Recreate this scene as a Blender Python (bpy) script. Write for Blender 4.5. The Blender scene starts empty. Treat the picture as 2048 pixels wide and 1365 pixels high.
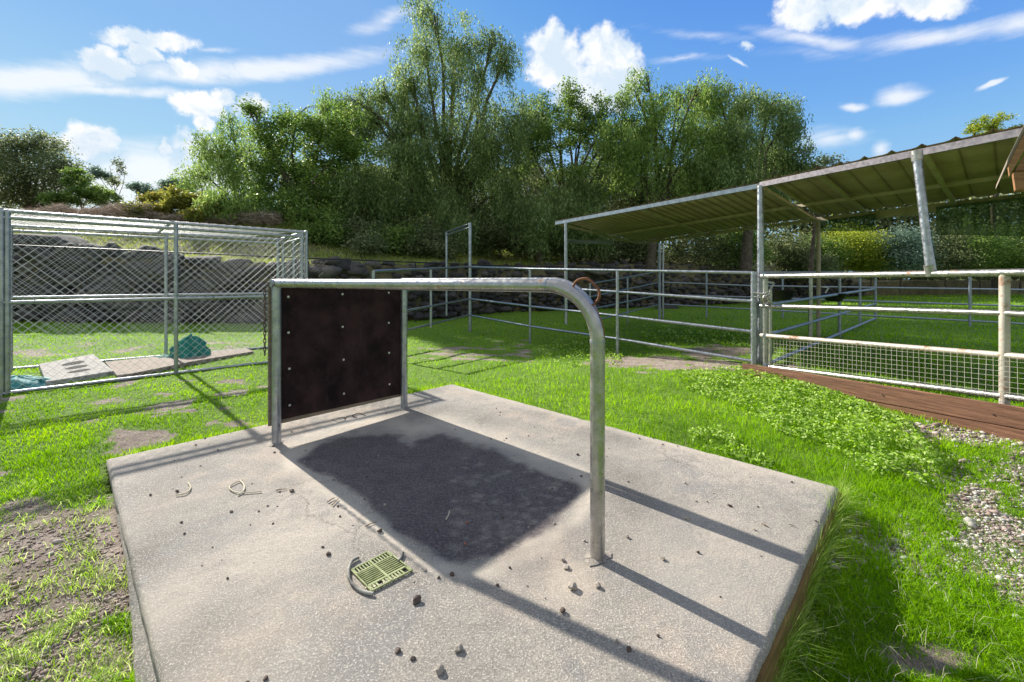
import bpy, math, random
import numpy as np
from mathutils import Vector, Matrix
R = math.radians
random.seed(7); rng = np.random.default_rng(7)
S = bpy.context.scene
COL = S.collection
# ------------------------------------------------------------------ camera
F, CX, HY, HC = 850.0, 1024.0, 560.0, 1.40     # focal in px of a 2048 wide picture, centre, horizon row, eye height
cam = bpy.data.cameras.new('camera'); camo = bpy.data.objects.new('camera', cam); COL.objects.link(camo)
camo.location = (0, 0, HC); camo.rotation_euler = (R(90), 0, 0)
cam.sensor_width = 36; cam.lens = F/2048*36; cam.shift_y = -(682.5-HY)/2048
cam.clip_start = 0.05; cam.clip_end = 3000
S.camera = camo
S.view_settings.view_transform = 'Standard'; S.view_settings.look = 'None'
S.view_settings.exposure = 1.03; S.view_settings.gamma = 1
# ------------------------------------------------------------------ sun + sky
SUN_AZ = R(-47.3); SUN_EL = R(30)               # azimuth from +Y towards +X
sd = Vector((math.sin(SUN_AZ)*math.cos(SUN_EL), math.cos(SUN_AZ)*math.cos(SUN_EL), math.sin(SUN_EL)))
sl = bpy.data.lights.new('sun', 'SUN'); sl.energy = 4.7; sl.angle = R(0.6); sl.color = (1, .94, .84)
so = bpy.data.objects.new('sun', sl); COL.objects.link(so); so.rotation_euler = (-sd).to_track_quat('-Z', 'Y').to_euler(); so.location = (0, 0, 20)
W = bpy.data.worlds.new('World'); S.world = W; W.use_nodes = True
nt = W.node_tree; nt.nodes.clear(); N = nt.nodes; L = nt.links
def nd(tree, t, **k):
    n = tree.nodes.new(t)
    for a, b in k.items(): setattr(n, a, b)
    return n
def math_(tree, op, a, b=None, c=None, clamp=False):
    n = nd(tree, 'ShaderNodeMath', operation=op); n.use_clamp = clamp
    for i, v in enumerate((a, b, c)):
        if v is None: continue
        if isinstance(v, (int, float)): n.inputs[i].default_value = v
        else: tree.links.new(v, n.inputs[i])
    return n.outputs[0]
out = nd(nt, 'ShaderNodeOutputWorld'); bg = nd(nt, 'ShaderNodeBackground'); bg.inputs[1].default_value = 0.15
L.new(bg.outputs[0], out.inputs[0])
sky = nd(nt, 'ShaderNodeTexSky', sky_type='NISHITA'); sky.sun_disc = False
sky.sun_elevation = SUN_EL; sky.sun_rotation = SUN_AZ; sky.altitude = 200; sky.air_density = 1.0; sky.dust_density = 0.35; sky.ozone_density = 2.2
tc = nd(nt, 'ShaderNodeTexCoord'); sx = nd(nt, 'ShaderNodeSeparateXYZ'); L.new(tc.outputs['Generated'], sx.inputs[0])
az = math_(nt, 'ARCTAN2', sx.outputs[0], sx.outputs[1]); el = math_(nt, 'ARCSINE', sx.outputs[2])
cb = nd(nt, 'ShaderNodeCombineXYZ'); L.new(az, cb.inputs[0]); L.new(el, cb.inputs[1])
def noise(tree, vec, scale, detail=5, rough=.55, col=False):
    n = nd(tree, 'ShaderNodeTexNoise'); n.inputs['Scale'].default_value = scale; n.inputs['Detail'].default_value = detail; n.inputs['Roughness'].default_value = rough
    if vec is not None: tree.links.new(vec, n.inputs['Vector'])
    return n.outputs['Color' if col else 'Fac']
# distort
dn = noise(nt, cb.outputs[0], 9, 6, .62, True)
vs = nd(nt, 'ShaderNodeVectorMath', operation='SUBTRACT'); L.new(dn, vs.inputs[0]); vs.inputs[1].default_value = (.5, .5, .5)
vm = nd(nt, 'ShaderNodeVectorMath', operation='SCALE'); L.new(vs.outputs[0], vm.inputs[0]); vm.inputs['Scale'].default_value = .085
va = nd(nt, 'ShaderNodeVectorMath', operation='ADD'); L.new(cb.outputs[0], va.inputs[0]); L.new(vm.outputs[0], va.inputs[1])
def px2ae(px, py):
    a = math.atan((px-CX)/F); return a, math.atan((HY-py)/F*math.cos(a))
def blobs(lst, vec):
    acc = None
    for (px, py, rx, ry, rot, amp) in lst:
        a, e = px2ae(px, py); a1, _ = px2ae(px+rx, py); _, e1 = px2ae(px, py-ry)
        ca_, sa_ = math.cos(R(rot)), math.sin(R(rot)); aa, ee = px2ae(px+10*ca_, py-10*sa_); rot = math.degrees(math.atan2(ee-e, aa-a))
        m = nd(nt, 'ShaderNodeMapping', vector_type='TEXTURE'); L.new(vec, m.inputs[0])
        m.inputs['Location'].default_value = (a, e, 0); m.inputs['Rotation'].default_value = (0, 0, R(rot)); m.inputs['Scale'].default_value = (abs(a1-a), abs(e1-e), 1)
        ln = nd(nt, 'ShaderNodeVectorMath', operation='LENGTH'); L.new(m.outputs[0], ln.inputs[0])
        v = math_(nt, 'MULTIPLY_ADD', ln.outputs['Value'], -amp, amp)
        acc = v if acc is None else math_(nt, 'MAXIMUM', acc, v)
    return acc
hard = [(1110,125,75,85,0,1),(1205,95,55,60,0,1),(1175,170,110,70,0,1),(1245,130,45,75,0,1),(1095,85,50,50,0,1),
        (1610,25,80,58,0,1),(1720,15,130,48,0,1),(1850,10,120,40,0,1),(205,125,55,40,0,1),(235,140,60,30,0,.8),(285,105,38,24,0,1),(362,130,50,30,0,1),
        (295,78,120,24,-4,.9),(400,205,60,34,0,1),(440,185,30,28,0,1),(500,205,50,30,0,.9),(405,245,26,24,0,.9),
        (175,285,58,50,0,1),(115,290,35,25,0,.8),(400,300,60,45,0,.8),(335,296,17,20,0,.8),(1495,96,24,12,0,.5)]
soft = [(60,160,360,44,0,1.2),(470,140,460,34,3,1.15),(230,182,260,18,-2,1.0),(360,345,260,80,0,1.4),(150,385,400,60,0,1.2),(1620,82,230,22,-10,.9),(1850,80,300,26,8,.9),(2040,50,160,30,14,.9),
        (1800,190,75,26,6,1.1),(1706,212,40,13,0,1.1),(1760,295,30,26,0,.9),(1710,268,35,20,0,.9),(1400,70,200,16,-5,.45),(770,40,90,24,20,.7),(1370,118,130,12,4,.6),(1640,110,160,22,0,.4),(1660,275,120,34,0,.7),(1475,122,36,5,-25,1.2),(1978,170,40,8,28,1.2),(430,97,60,9,0,.7),(620,120,220,14,0,.4)]
fh = blobs(hard, va.outputs[0])
vm2 = nd(nt, 'ShaderNodeVectorMath', operation='SCALE'); L.new(vs.outputs[0], vm2.inputs[0]); vm2.inputs['Scale'].default_value = .03
va2 = nd(nt, 'ShaderNodeVectorMath', operation='ADD'); L.new(cb.outputs[0], va2.inputs[0]); L.new(vm2.outputs[0], va2.inputs[1])
fs = blobs(soft, va2.outputs[0])
def mrange(tree, v, a, b, c=0., d=1.):
    m = nd(tree, 'ShaderNodeMapRange', interpolation_type='SMOOTHSTEP'); tree.links.new(v, m.inputs[0])
    for i, x in enumerate((a, b, c, d)): m.inputs[i+1].default_value = x
    return m.outputs[0]
n2 = noise(nt, cb.outputs[0], 26, 6, .6)
n2b = noise(nt, cb.outputs[0], 70, 6, .65)
fh2 = math_(nt, 'ADD', fh, math_(nt, 'ADD', math_(nt, 'MULTIPLY_ADD', n2, .9, -.47), math_(nt, 'MULTIPLY_ADD', n2b, .35, -.17)))
mh = mrange(nt, fh2, -.02, .42)
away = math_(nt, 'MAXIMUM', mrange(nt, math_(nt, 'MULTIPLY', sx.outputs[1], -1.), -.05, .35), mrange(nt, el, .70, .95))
fill_clouds = math_(nt, 'MULTIPLY', away, mrange(nt, noise(nt, tc.outputs['Generated'], 3.2, 6, .55), .36, .52))  # unseen cloud cover behind and above the camera, added as neutral fill light
mp = nd(nt, 'ShaderNodeMapping'); L.new(cb.outputs[0], mp.inputs[0]); mp.inputs['Scale'].default_value = (3, 22, 1)
n3 = noise(nt, mp.outputs[0], 2.2, 6, .6)
fs2 = math_(nt, 'ADD', fs, math_(nt, 'MULTIPLY_ADD', n3, .9, -.5))
ms = math_(nt, 'MULTIPLY', mrange(nt, fs2, -.02, .95), .74)
n4 = noise(nt, va.outputs[0], 13, 7, .6)
cc = nd(nt, 'ShaderNodeMixRGB'); L.new(mrange(nt, math_(nt, 'ADD', n4, math_(nt, 'MULTIPLY', fh2, -.12)), .34, .58), cc.inputs[0]); cc.inputs[1].default_value = (2.35, 2.75, 3.15, 1); cc.inputs[2].default_value = (3.5, 3.5, 3.5, 1)
hs = nd(nt, 'ShaderNodeHueSaturation'); L.new(sky.outputs[0], hs.inputs['Color']); hs.inputs['Saturation'].default_value = 1.12; hs.inputs['Value'].default_value = 1.0
mx = nd(nt, 'ShaderNodeMixRGB'); L.new(math_(nt, 'MAXIMUM', mh, ms), mx.inputs[0]); 
lim = nd(nt, 'ShaderNodeVectorMath', operation='MINIMUM'); L.new(hs.outputs[0], lim.inputs[0]); lim.inputs[1].default_value = (2.0, 2.6, 3.2)
def grad(stops):
    r = nd(nt, 'ShaderNodeValToRGB'); e = r.color_ramp.elements
    while len(e) < len(stops): e.new(.5)
    for i, (p, c) in enumerate(stops): e[i].position = p; e[i].color = (*[v/5 for v in c], 1)
    L.new(mrange(nt, el, 0, .75), r.inputs[0]); return r.outputs[0]
gl = grad([(0, (1.9, 2.7, 3.0)), (.3, (1.0, 2.0, 2.9)), (.62, (.45, 1.35, 2.8)), (1, (.22, .95, 2.5))]); gr_ = grad([(0, (1.0, 1.9, 2.8)), (.4, (.42, 1.15, 2.7)), (1, (.13, .66, 2.4))])
gm = nd(nt, 'ShaderNodeMixRGB'); L.new(mrange(nt, az, -.8, .6), gm.inputs[0]); L.new(gl, gm.inputs[1]); L.new(gr_, gm.inputs[2])
gs = nd(nt, 'ShaderNodeVectorMath', operation='SCALE'); L.new(gm.outputs[0], gs.inputs[0]); gs.inputs['Scale'].default_value = 5.
sm_ = nd(nt, 'ShaderNodeMixRGB'); sm_.inputs[0].default_value = .72; L.new(lim.outputs[0], sm_.inputs[1]); L.new(gs.outputs[0], sm_.inputs[2])
L.new(sm_.outputs[0], mx.inputs[1]); L.new(cc.outputs[0], mx.inputs[2])
mx2 = nd(nt, 'ShaderNodeMixRGB'); L.new(fill_clouds, mx2.inputs[0]); L.new(mx.outputs[0], mx2.inputs[1]); mx2.inputs[2].default_value = (2.4, 2.45, 2.45, 1)
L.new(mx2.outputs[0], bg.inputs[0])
# ------------------------------------------------------------------ pixel <-> place
def P(px, py, Y): return np.array([(px-CX)/F*Y, Y, HC-(py-HY)/F*Y])
def Yz(py, z): return (HC-z)*F/(py-HY)
def PZ(px, py, z): return P(px, py, Yz(py, z))
def iY(px, a, b):                                # a straight run between (px, depth) a and b
    t = (px-a[0])/(b[0]-a[0]); return 1/((1-t)/a[1]+t/b[1])
ctrl = [(-2.82,2.95,.11),(-.72,5.1,.125),(1.92,2.48,-.02),(-1.12,1.32,.04),(-.1,.3,.0),(.8,1.32,-.10),(1.25,1.75,-.08),(-5.6,4.6,.14),(-4.5,5.65,.14),(-3.3,6.8,.13),(-7,5.8,.14),(-4.3,8,.13),
        (-2.3,7,.05),(-1.2,12,-.06),(.43,10.1,-.12),(2.1,8.5,-.10),(3.77,6.5,.08),(3.3,5.9,.05),(3.9,4.2,.0),(4.5,3.7,.0),(3,3,-.01),(3.2,1.5,-.02),(-3,1,.03),(-6,1,.05),
        (-12,12,.15),(-7,12.5,.1),(-3.3,14.5,.0),(0,18,0),(5,20,.05),(5,14,.0),(10,13,.15),(12,22,.1),(20,20,.2),(30,40,.5),(0,40,.3),(-30,40,.3),(-30,10,.3),(0,-20,0),(-20,-15,0),(25,-10,0),(12,4,.05),(7,8,.1)]
cp = np.array(ctrl)
def _U(r2): return .5*r2*np.log(r2+1e-9)
def _tps():
    n = len(cp); d = ((cp[:, None, :2]-cp[None, :, :2])**2).sum(-1); K = _U(d)+np.eye(n)*.3
    Pm = np.c_[np.ones(n), cp[:, :2]]; A = np.zeros((n+3, n+3)); A[:n, :n] = K; A[:n, n:] = Pm; A[n:, :n] = Pm.T
    return np.linalg.solve(A, np.r_[cp[:, 2], 0, 0, 0])
TW = _tps()
def _hash(ix, iy, s):
    h = (ix*374761393 + iy*668265263 + s*982451653) & 0xffffffff
    h = ((h ^ (h >> 13))*1274126177) & 0xffffffff
    return ((h ^ (h >> 16)) & 0xffffff)/float(0xffffff)
def vnoise(x, y, s=0):
    x = np.asarray(x, float); y = np.asarray(y, float)
    ix = np.floor(x).astype(np.int64); iy = np.floor(y).astype(np.int64); fx = x-ix; fy = y-iy
    fx = fx*fx*(3-2*fx); fy = fy*fy*(3-2*fy)
    a = _hash(ix, iy, s); b = _hash(ix+1, iy, s); c = _hash(ix, iy+1, s); d = _hash(ix+1, iy+1, s)
    return (a*(1-fx)+b*fx)*(1-fy)+(c*(1-fx)+d*fx)*fy
def fbm(x, y, s=0, o=4):
    v = 0; a = .5; t = 0
    for i in range(o): v = v+a*vnoise(x*2**i, y*2**i, s+i*17); t += a; a *= .5
    return v/t
def gbase(x, y):
    x = np.atleast_1d(np.asarray(x, float)); y = np.atleast_1d(np.asarray(y, float))
    z = TW[-3]+TW[-2]*x+TW[-1]*y
    for i in range(len(cp)): z = z+TW[i]*_U((x-cp[i, 0])**2+(y-cp[i, 1])**2)
    r = np.hypot(x, y-8); k = np.clip((r-25)/20, 0, 1)
    return z*(1-k)+.3*k
def gz(x, y):
    x = np.atleast_1d(np.asarray(x, float)); y = np.atleast_1d(np.asarray(y, float))
    k = np.clip(1-(np.hypot(x, y)-10)/8, 0, 1)
    return gbase(x, y)+k*(.030*(fbm(x*1.6, y*1.6, 3)-.5)+.014*(fbm(x*9, y*9, 5)-.5))
def G(px, py):
    z = 0.
    for _ in range(25):
        Y = min((HC-z)*F/(py-HY), 200); z = z*.4+.6*float(gbase((px-CX)/F*Y, Y)[0])
    Y = (HC-z)*F/(py-HY); return np.array([(px-CX)/F*Y, Y, z])
def proj(x, y, z):
    y = np.maximum(y, .05); return CX+F*x/y, HY+F*(HC-z)/y
def ss(a, b, v):
    t = np.clip((v-a)/(b-a), 0, 1); return t*t*(3-2*t)
# ------------------------------------------------------------------ object helpers
class MB:
    def __init__(s): s.v = []; s.f = []; s.n = 0; s.sm = []
    def add(s, v, f, smooth=False):
        s.v += [tuple(map(float, p)) for p in v]; s.f += [tuple(i+s.n for i in q) for q in f]; s.sm += [smooth]*len(f); s.n += len(v)
    def box(s, c, sz, rot=0, M=None):
        hx, hy, hz = [q/2 for q in sz]; c_, s_ = math.cos(rot), math.sin(rot); v = []
        for dx, dy, dz in ((-1,-1,-1),(1,-1,-1),(1,1,-1),(-1,1,-1),(-1,-1,1),(1,-1,1),(1,1,1),(-1,1,1)):
            p = Vector((dx*hx, dy*hy, dz*hz))
            p = (M @ p) if M is not None else Vector((p.x*c_-p.y*s_, p.x*s_+p.y*c_, p.z))
            v.append((p.x+c[0], p.y+c[1], p.z+c[2]))
        s.add(v, [(0,3,2,1),(4,5,6,7),(0,1,5,4),(1,2,6,5),(2,3,7,6),(3,0,4,7)])
    def beam(s, a, b, w, h, up=(0,0,1)):
        a = Vector(a); b = Vector(b); d = (b-a); ln = d.length; d.normalize(); upv = Vector(up); sdv = d.cross(upv).normalized(); u = sdv.cross(d)
        M = Matrix((sdv, d, u)).transposed(); c = (a+b)/2; s.box(c, (w, ln, h), M=M)
    def tube(s, pts, r, n=12, caps=True, closed=False):
        pts = [Vector(p) for p in pts]; m = len(pts); rr = r if hasattr(r, '__len__') else [r]*m
        T = []
        for i in range(m):
            if closed: t = pts[(i+1) % m]-pts[i-1]
            else: t = pts[min(i+1, m-1)]-pts[max(i-1, 0)]
            T.append(t.normalized())
        up = Vector((0,0,1)) if abs(T[0].z) < .9 else Vector((1,0,0)); u = T[0].cross(up).normalized(); v = []; f = []
        for i in range(m):
            u = (u-T[i]*u.dot(T[i])); u.normalize(); w = T[i].cross(u)
            for k in range(n):
                a = 2*math.pi*k/n; v.append(pts[i]+(u*math.cos(a)+w*math.sin(a))*rr[i])
        for i in range(m if closed else m-1):
            j = (i+1) % m
            for k in range(n): f.append((i*n+k, i*n+(k+1) % n, j*n+(k+1) % n, j*n+k))
        s.add(v, f, True)
        if caps and not closed:
            s.add(v[:n], [tuple(range(n))[::-1]]); s.add(v[-n:], [tuple(range(n))])
    def wire(s, a, b, r):
        a = Vector(a); b = Vector(b); d = (b-a).normalized(); up = Vector((0,0,1)) if abs(d.z) < .9 else Vector((1,0,0)); u = d.cross(up).normalized(); w = d.cross(u)
        v = [p+(u*math.cos(q)+w*math.sin(q))*r for p in (a, b) for q in (0, 2.094, 4.189)]
        s.add(v, [(0,1,4,3),(1,2,5,4),(2,0,3,5)], True)
    def build(s, name, mat, parent=None, bevel=0, loc=None):
        me = bpy.data.meshes.new(name); me.from_pydata(s.v, [], s.f); me.update()
        me.polygons.foreach_set('use_smooth', s.sm)
        o = bpy.data.objects.new(name, me); me.materials.append(mat); COL.objects.link(o)
        if parent: o.parent = parent; 
        if parent is not None and parent.type == 'EMPTY' or parent is not None:
            me.transform(Matrix.Translation(-world_loc(parent)))
        if bevel:
            b = o.modifiers.new('bevel', 'BEVEL'); b.width = bevel; b.segments = 2; b.limit_method = 'ANGLE'; b.angle_limit = R(40)
        return o
def world_loc(o):
    v = Vector((0,0,0))
    while o is not None: v += o.location; o = o.parent
    return v
def tag(o, label=None, cat=None, group=None, kind=None):
    if label: o['label'] = label
    if cat: o['category'] = cat
    if group: o['group'] = group
    if kind: o['kind'] = kind
    return o
def thing(name, label, cat, loc, group=None):
    o = bpy.data.objects.new(name, None); o.empty_display_size = .1; COL.objects.link(o); o.location = tuple(map(float, loc)); return tag(o, label, cat, group)
def np_mesh(name, V, nper, mat, tint=None, parent=None, smooth=False, faces=None):
    """V: (n*nper,3) verts; every nper consecutive verts are one polygon, unless faces (m,k) are given"""
    V = np.asarray(V, float)
    if parent is not None: V = V-np.array(world_loc(parent))
    me = bpy.data.meshes.new(name); me.vertices.add(len(V)); me.vertices.foreach_set('co', V.astype(np.float32).ravel())
    if faces is None: faces = np.arange(len(V)).reshape(-1, nper)
    k = faces.shape[1]; me.loops.add(faces.size); me.loops.foreach_set('vertex_index', faces.astype(np.int32).ravel())
    me.polygons.add(len(faces)); me.polygons.foreach_set('loop_start', np.arange(0, faces.size, k, dtype=np.int32)); me.polygons.foreach_set('loop_total', np.full(len(faces), k, np.int32))
    if smooth: me.polygons.foreach_set('use_smooth', np.ones(len(faces), bool))
    me.update(calc_edges=True)
    if tint is not None:
        at = me.attributes.new('tint', 'FLOAT', 'FACE' if len(tint) == len(faces) else 'POINT'); at.data.foreach_set('value', np.asarray(tint, np.float32))
    me.materials.append(mat); o = bpy.data.objects.new(name, me); COL.objects.link(o)
    if parent is not None: o.parent = parent
    return o
# ------------------------------------------------------------------ materials
def newmat(name):
    m = bpy.data.materials.new(name); m.use_nodes = True; t = m.node_tree; b = t.nodes['Principled BSDF']; return m, t, b
def ramp(t, fac, stops):
    r = nd(t, 'ShaderNodeValToRGB'); e = r.color_ramp.elements
    while len(e) < len(stops): e.new(.5)
    for i, (p, c) in enumerate(stops): e[i].position = p; e[i].color = (*c, 1)
    t.links.new(fac, r.inputs[0]); return r.outputs[0]
def bump(t, b, h, dist=.01, strength=1.):
    n = nd(t, 'ShaderNodeBump'); n.inputs['Distance'].default_value = dist; n.inputs['Strength'].default_value = strength
    t.links.new(h, n.inputs['Height']); t.links.new(n.outputs[0], b.inputs['Normal'])
def mixc(t, f, a, b):
    m = nd(t, 'ShaderNodeMixRGB')
    for i, v in enumerate((f, a, b)):
        if isinstance(v, (int, float)): m.inputs[i].default_value = v
        elif isinstance(v, tuple): m.inputs[i].default_value = (*v, 1)
        else: t.links.new(v, m.inputs[i])
    return m.outputs[0]
def simple(name, c1, c2=None, rough=.7, metal=0., scale=8., bs=0., bd=.005, detail=6, stretch=None, pos=(.35, .65)):
    m, t, b = newmat(name); tcn = nd(t, 'ShaderNodeTexCoord'); v = tcn.outputs['Object']
    if stretch:
        mpn = nd(t, 'ShaderNodeMapping'); mpn.inputs['Scale'].default_value = stretch; t.links.new(v, mpn.inputs[0]); v = mpn.outputs[0]
    nn = noise(t, v, scale, detail, .6)
    t.links.new(ramp(t, nn, [(pos[0], c1), (pos[1], c2 or c1)]), b.inputs['Base Color'])
    b.inputs['Roughness'].default_value = rough; b.inputs['Metallic'].default_value = metal
    if bs: bump(t, b, noise(t, v, scale*4, 6, .6), bd, bs)
    return m
def pipe_mat(name, c1, c2, rust=0., metal=.55, rough=.42):
    m, t, b = newmat(name); v = nd(t, 'ShaderNodeTexCoord').outputs['Object']
    c = ramp(t, noise(t, v, 14, 8, .65), [(.3, c1), (.7, c2)])
    if rust:
        f = mrange(t, noise(t, v, 7, 6, .7), .62-rust*.2, .72-rust*.1); c = mixc(t, f, c, (.24, .11, .05))
        t.links.new(mrange(t, f, 0, 1, metal, .05), b.inputs['Metallic'])
    else: b.inputs['Metallic'].default_value = metal
    t.links.new(c, b.inputs['Base Color']); t.links.new(mrange(t, noise(t, v, 30, 4), .3, .7, rough-.1, rough+.15), b.inputs['Roughness'])
    bump(t, b, noise(t, v, 60, 4), .0015, .4); return m
def leaf_mat(name, dark, light, trans=.45, rough=.5, bright=None):
    m, t, b = newmat(name); a = nd(t, 'ShaderNodeAttribute'); a.attribute_name = 'tint'
    c = ramp(t, a.outputs['Fac'], [(0., dark), (.6, light), (1., bright or light)])
    t.links.new(c, b.inputs['Base Color']); b.inputs['Roughness'].default_value = rough; b.inputs['Specular IOR Level'].default_value = .16
    tr = nd(t, 'ShaderNodeBsdfTranslucent'); h = nd(t, 'ShaderNodeHueSaturation'); h.inputs['Saturation'].default_value = 1.1; h.inputs['Value'].default_value = 1.5; t.links.new(c, h.inputs['Color']); t.links.new(h.outputs[0], tr.inputs[0])
    mxs = nd(t, 'ShaderNodeMixShader'); mxs.inputs[0].default_value = trans; t.links.new(b.outputs[0], mxs.inputs[1]); t.links.new(tr.outputs[0], mxs.inputs[2])
    t.links.new(mxs.outputs[0], t.nodes['Material Output'].inputs[0]); return m
M = {}
M['galv'] = pipe_mat('galvanised_pipe', (.24, .26, .30), (.46, .48, .52), metal=.88, rough=.36)
M['galv2'] = pipe_mat('weathered_pipe', (.27, .265, .26), (.52, .50, .48), rust=.2, metal=.85, rough=.34)
M['rusty'] = pipe_mat('rust_spotted_pipe', (.40, .36, .31), (.60, .54, .46), rust=.55, metal=.35, rough=.55)
M['bluepipe'] = pipe_mat('blue_grey_pipe', (.25, .28, .34), (.36, .40, .46), metal=.5)
M['wire'] = simple('galvanised_wire', (.46, .47, .50), (.60, .61, .64), .5, .2)
M['blackwire'] = simple('black_wire', (.02, .02, .022), None, .5, .1)
M['mesh2'] = simple('welded_wire', (.48, .45, .38), (.6, .56, .48), .5, .4)
M['rust'] = simple('rust', (.13, .045, .025), (.26, .10, .05), .8, 0, 30, .5, .002)
M['rubber'] = simple('black_rubber', (.012, .0075, .008), (.040, .022, .022), .9, 0, 5, .4, .003); M['rubber'].node_tree.nodes['Principled BSDF'].inputs['Specular IOR Level'].default_value = .12
M['ply'] = simple('weathered_plywood', (.13, .105, .075), (.24, .20, .15), .85, 0, 6, .5, .004, stretch=(1, 1, 8))
M['bolt'] = simple('zinc_bolt', (.6, .6, .58), None, .35, .7)
M['chain'] = simple('dark_chain', (.06, .05, .045), (.14, .10, .08), .6, .6, 20)
M['board'] = simple('redwood_board', (.10, .044, .025), (.30, .145, .085), .85, 0, 3, .8, .006, stretch=(1.2, 1.2, 22), pos=(.3, .7))
M['wood'] = simple('brown_wood', (.20, .085, .035), (.36, .18, .08), .8, 0, 4, .5, .004, stretch=(1.2, 1.2, 14))
M['greywood'] = simple('grey_weathered_wood', (.16, .12, .095), (.33, .27, .22), .9, 0, 5, .7, .004, stretch=(10, 1, 1))
M['block'] = simple('concrete_block', (.24, .225, .205), (.42, .40, .37), .95, 0, 22, .7, .004)
M['dark'] = simple('painted_hollow_shade', (.012, .011, .010), None, 1.)  # near-black colour painted in for the shade inside hollows
M['green_net'] = simple('green_netting', (.0, .10, .08), (.02, .30, .22), .75, 0, 60, 1., .004)
M['teal_net'] = simple('teal_netting', (.01, .13, .14), (.10, .42, .40), .75, 0, 60, 1., .004)
M['grate'] = simple('green_plastic', (.17, .20, .07), (.34, .37, .18), .75, 0, 40, .3, .001)
M['hose'] = simple('old_grey_hose', (.05, .05, .045), (.35, .34, .30), .8, 0, 10)
M['twig'] = simple('dry_twig', (.16, .10, .06), (.34, .27, .18), .9, 0, 20)
M['straw'] = simple('dry_straw', (.45, .40, .27), (.62, .57, .44), .8)
M['pebble_d'] = simple('dark_pebble', (.05, .035, .025), (.13, .09, .07), .8, 0, 30, .6, .003)
M['pebble_l'] = simple('pale_pebble', (.22, .19, .155), (.42, .37, .31), .8, 0, 30, .6, .003)
M['pebble_r'] = simple('red_pebble', (.30, .09, .05), (.40, .15, .09), .8)
M['roof'] = simple('olive_sheet_roof', (.36, .29, .16), (.56, .46, .28), .65, .0, 2.5, .0, stretch=(1, 1, 1))
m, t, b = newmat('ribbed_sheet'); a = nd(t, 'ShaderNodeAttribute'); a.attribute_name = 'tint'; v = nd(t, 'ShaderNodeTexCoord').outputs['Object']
c = ramp(t, noise(t, v, 1.5, 6, .65), [(.35, (.34, .25, .17)), (.65, (.50, .385, .285))]); c = mixc(t, mrange(t, a.outputs['Fac'], .55, 1., 0, .62), c, (.10, .06, .035))  # corrugation shade painted into the colour along the ribs
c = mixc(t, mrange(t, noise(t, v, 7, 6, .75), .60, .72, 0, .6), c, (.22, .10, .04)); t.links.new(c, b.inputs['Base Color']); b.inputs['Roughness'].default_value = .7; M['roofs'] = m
M['roofbeam'] = simple('painted_beam', (.34, .28, .20), (.46, .39, .29), .6, .1, 5)
M['fascia'] = pipe_mat('fascia_channel', (.16, .14, .15), (.28, .25, .27), metal=.5)
M['bark'] = simple('bark', (.055, .042, .032), (.14, .11, .085), .95, 0, 6, 1., .02)
M['feeder'] = simple('feeder_tub', (.012, .013, .012), (.02, .022, .02), .4)
# translucent green fibreglass
m, t, b = newmat('green_fibreglass'); v = nd(t, 'ShaderNodeTexCoord').outputs['Object']
t.links.new(ramp(t, noise(t, v, 3, 5), [(.3, (.05, .10, .05)), (.7, (.13, .20, .11))]), b.inputs['Base Color'])
b.inputs['Roughness'].default_value = .35
tp = nd(t, 'ShaderNodeBsdfTransparent'); tp.inputs[0].default_value = (.42, .50, .36, 1); mxs = nd(t, 'ShaderNodeMixShader'); mxs.inputs[0].default_value = .5
t.links.new(b.outputs[0], mxs.inputs[1]); t.links.new(tp.outputs[0], mxs.inputs[2]); t.links.new(mxs.outputs[0], t.nodes['Material Output'].inputs[0]); M['fibre'] = m
# stones of the wall
m, t, b = newmat('wall_stone'); a = nd(t, 'ShaderNodeAttribute'); a.attribute_name = 'tint'; v = nd(t, 'ShaderNodeTexCoord').outputs['Object']
c = ramp(t, a.outputs['Fac'], [(0, (.025, .022, .027)), (.5, (.055, .048, .053)), (.85, (.10, .085, .08)), (1, (.20, .175, .16))])
c = mixc(t, mrange(t, noise(t, v, 9, 6, .7), .3, .75), c, (.06, .058, .055)); t.links.new(c, b.inputs['Base Color']); b.inputs['Roughness'].default_value = .9
bump(t, b, noise(t, v, 18, 8, .7), .03, .8); M['stone'] = m
# concrete slab
m, t, b = newmat('slab_concrete'); v = nd(t, 'ShaderNodeTexCoord').outputs['Object']; a = nd(t, 'ShaderNodeAttribute'); a.attribute_name = 'tint'
a2 = nd(t, 'ShaderNodeAttribute'); a2.attribute_name = 'pale'
c = ramp(t, noise(t, v, 1.1, 7, .62), [(.38, (.19, .175, .155)), (.5, (.305, .28, .245)), (.62, (.43, .38, .325))])
c = mixc(t, mrange(t, noise(t, v, 4.5, 6, .7), .48, .68, 0, .75), c, (.25, .235, .21))
c = mixc(t, mrange(t, noise(t, v, .75, 6, .65), .50, .64, 0, .8), c, (.48, .395, .32))
c = mixc(t, mrange(t, noise(t, v, 1.9, 7, .7), .52, .60, 0, .75), c, (.24, .235, .225))
vo = nd(t, 'ShaderNodeTexVoronoi'); vo.feature = 'DISTANCE_TO_EDGE'; vo.inputs['Scale'].default_value = .55; vd = nd(t, 'ShaderNodeVectorMath', operation='MULTIPLY_ADD'); t.links.new(noise(t, v, 3, 6, .7, True), vd.inputs[0]); vd.inputs[1].default_value = (.5, .5, 0); t.links.new(v, vd.inputs[2]); t.links.new(vd.outputs[0], vo.inputs['Vector'])
c = mixc(t, math_(t, 'MULTIPLY', mrange(t, vo.outputs['Distance'], .0, .006, .8, 0), mrange(t, noise(t, v, 1.3, 3), .52, .60)), c, (.10, .085, .07))
c = mixc(t, mrange(t, noise(t, v, 150, 4, .8), .38, .56, .62, 0), c, (.13, .115, .10))
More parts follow.
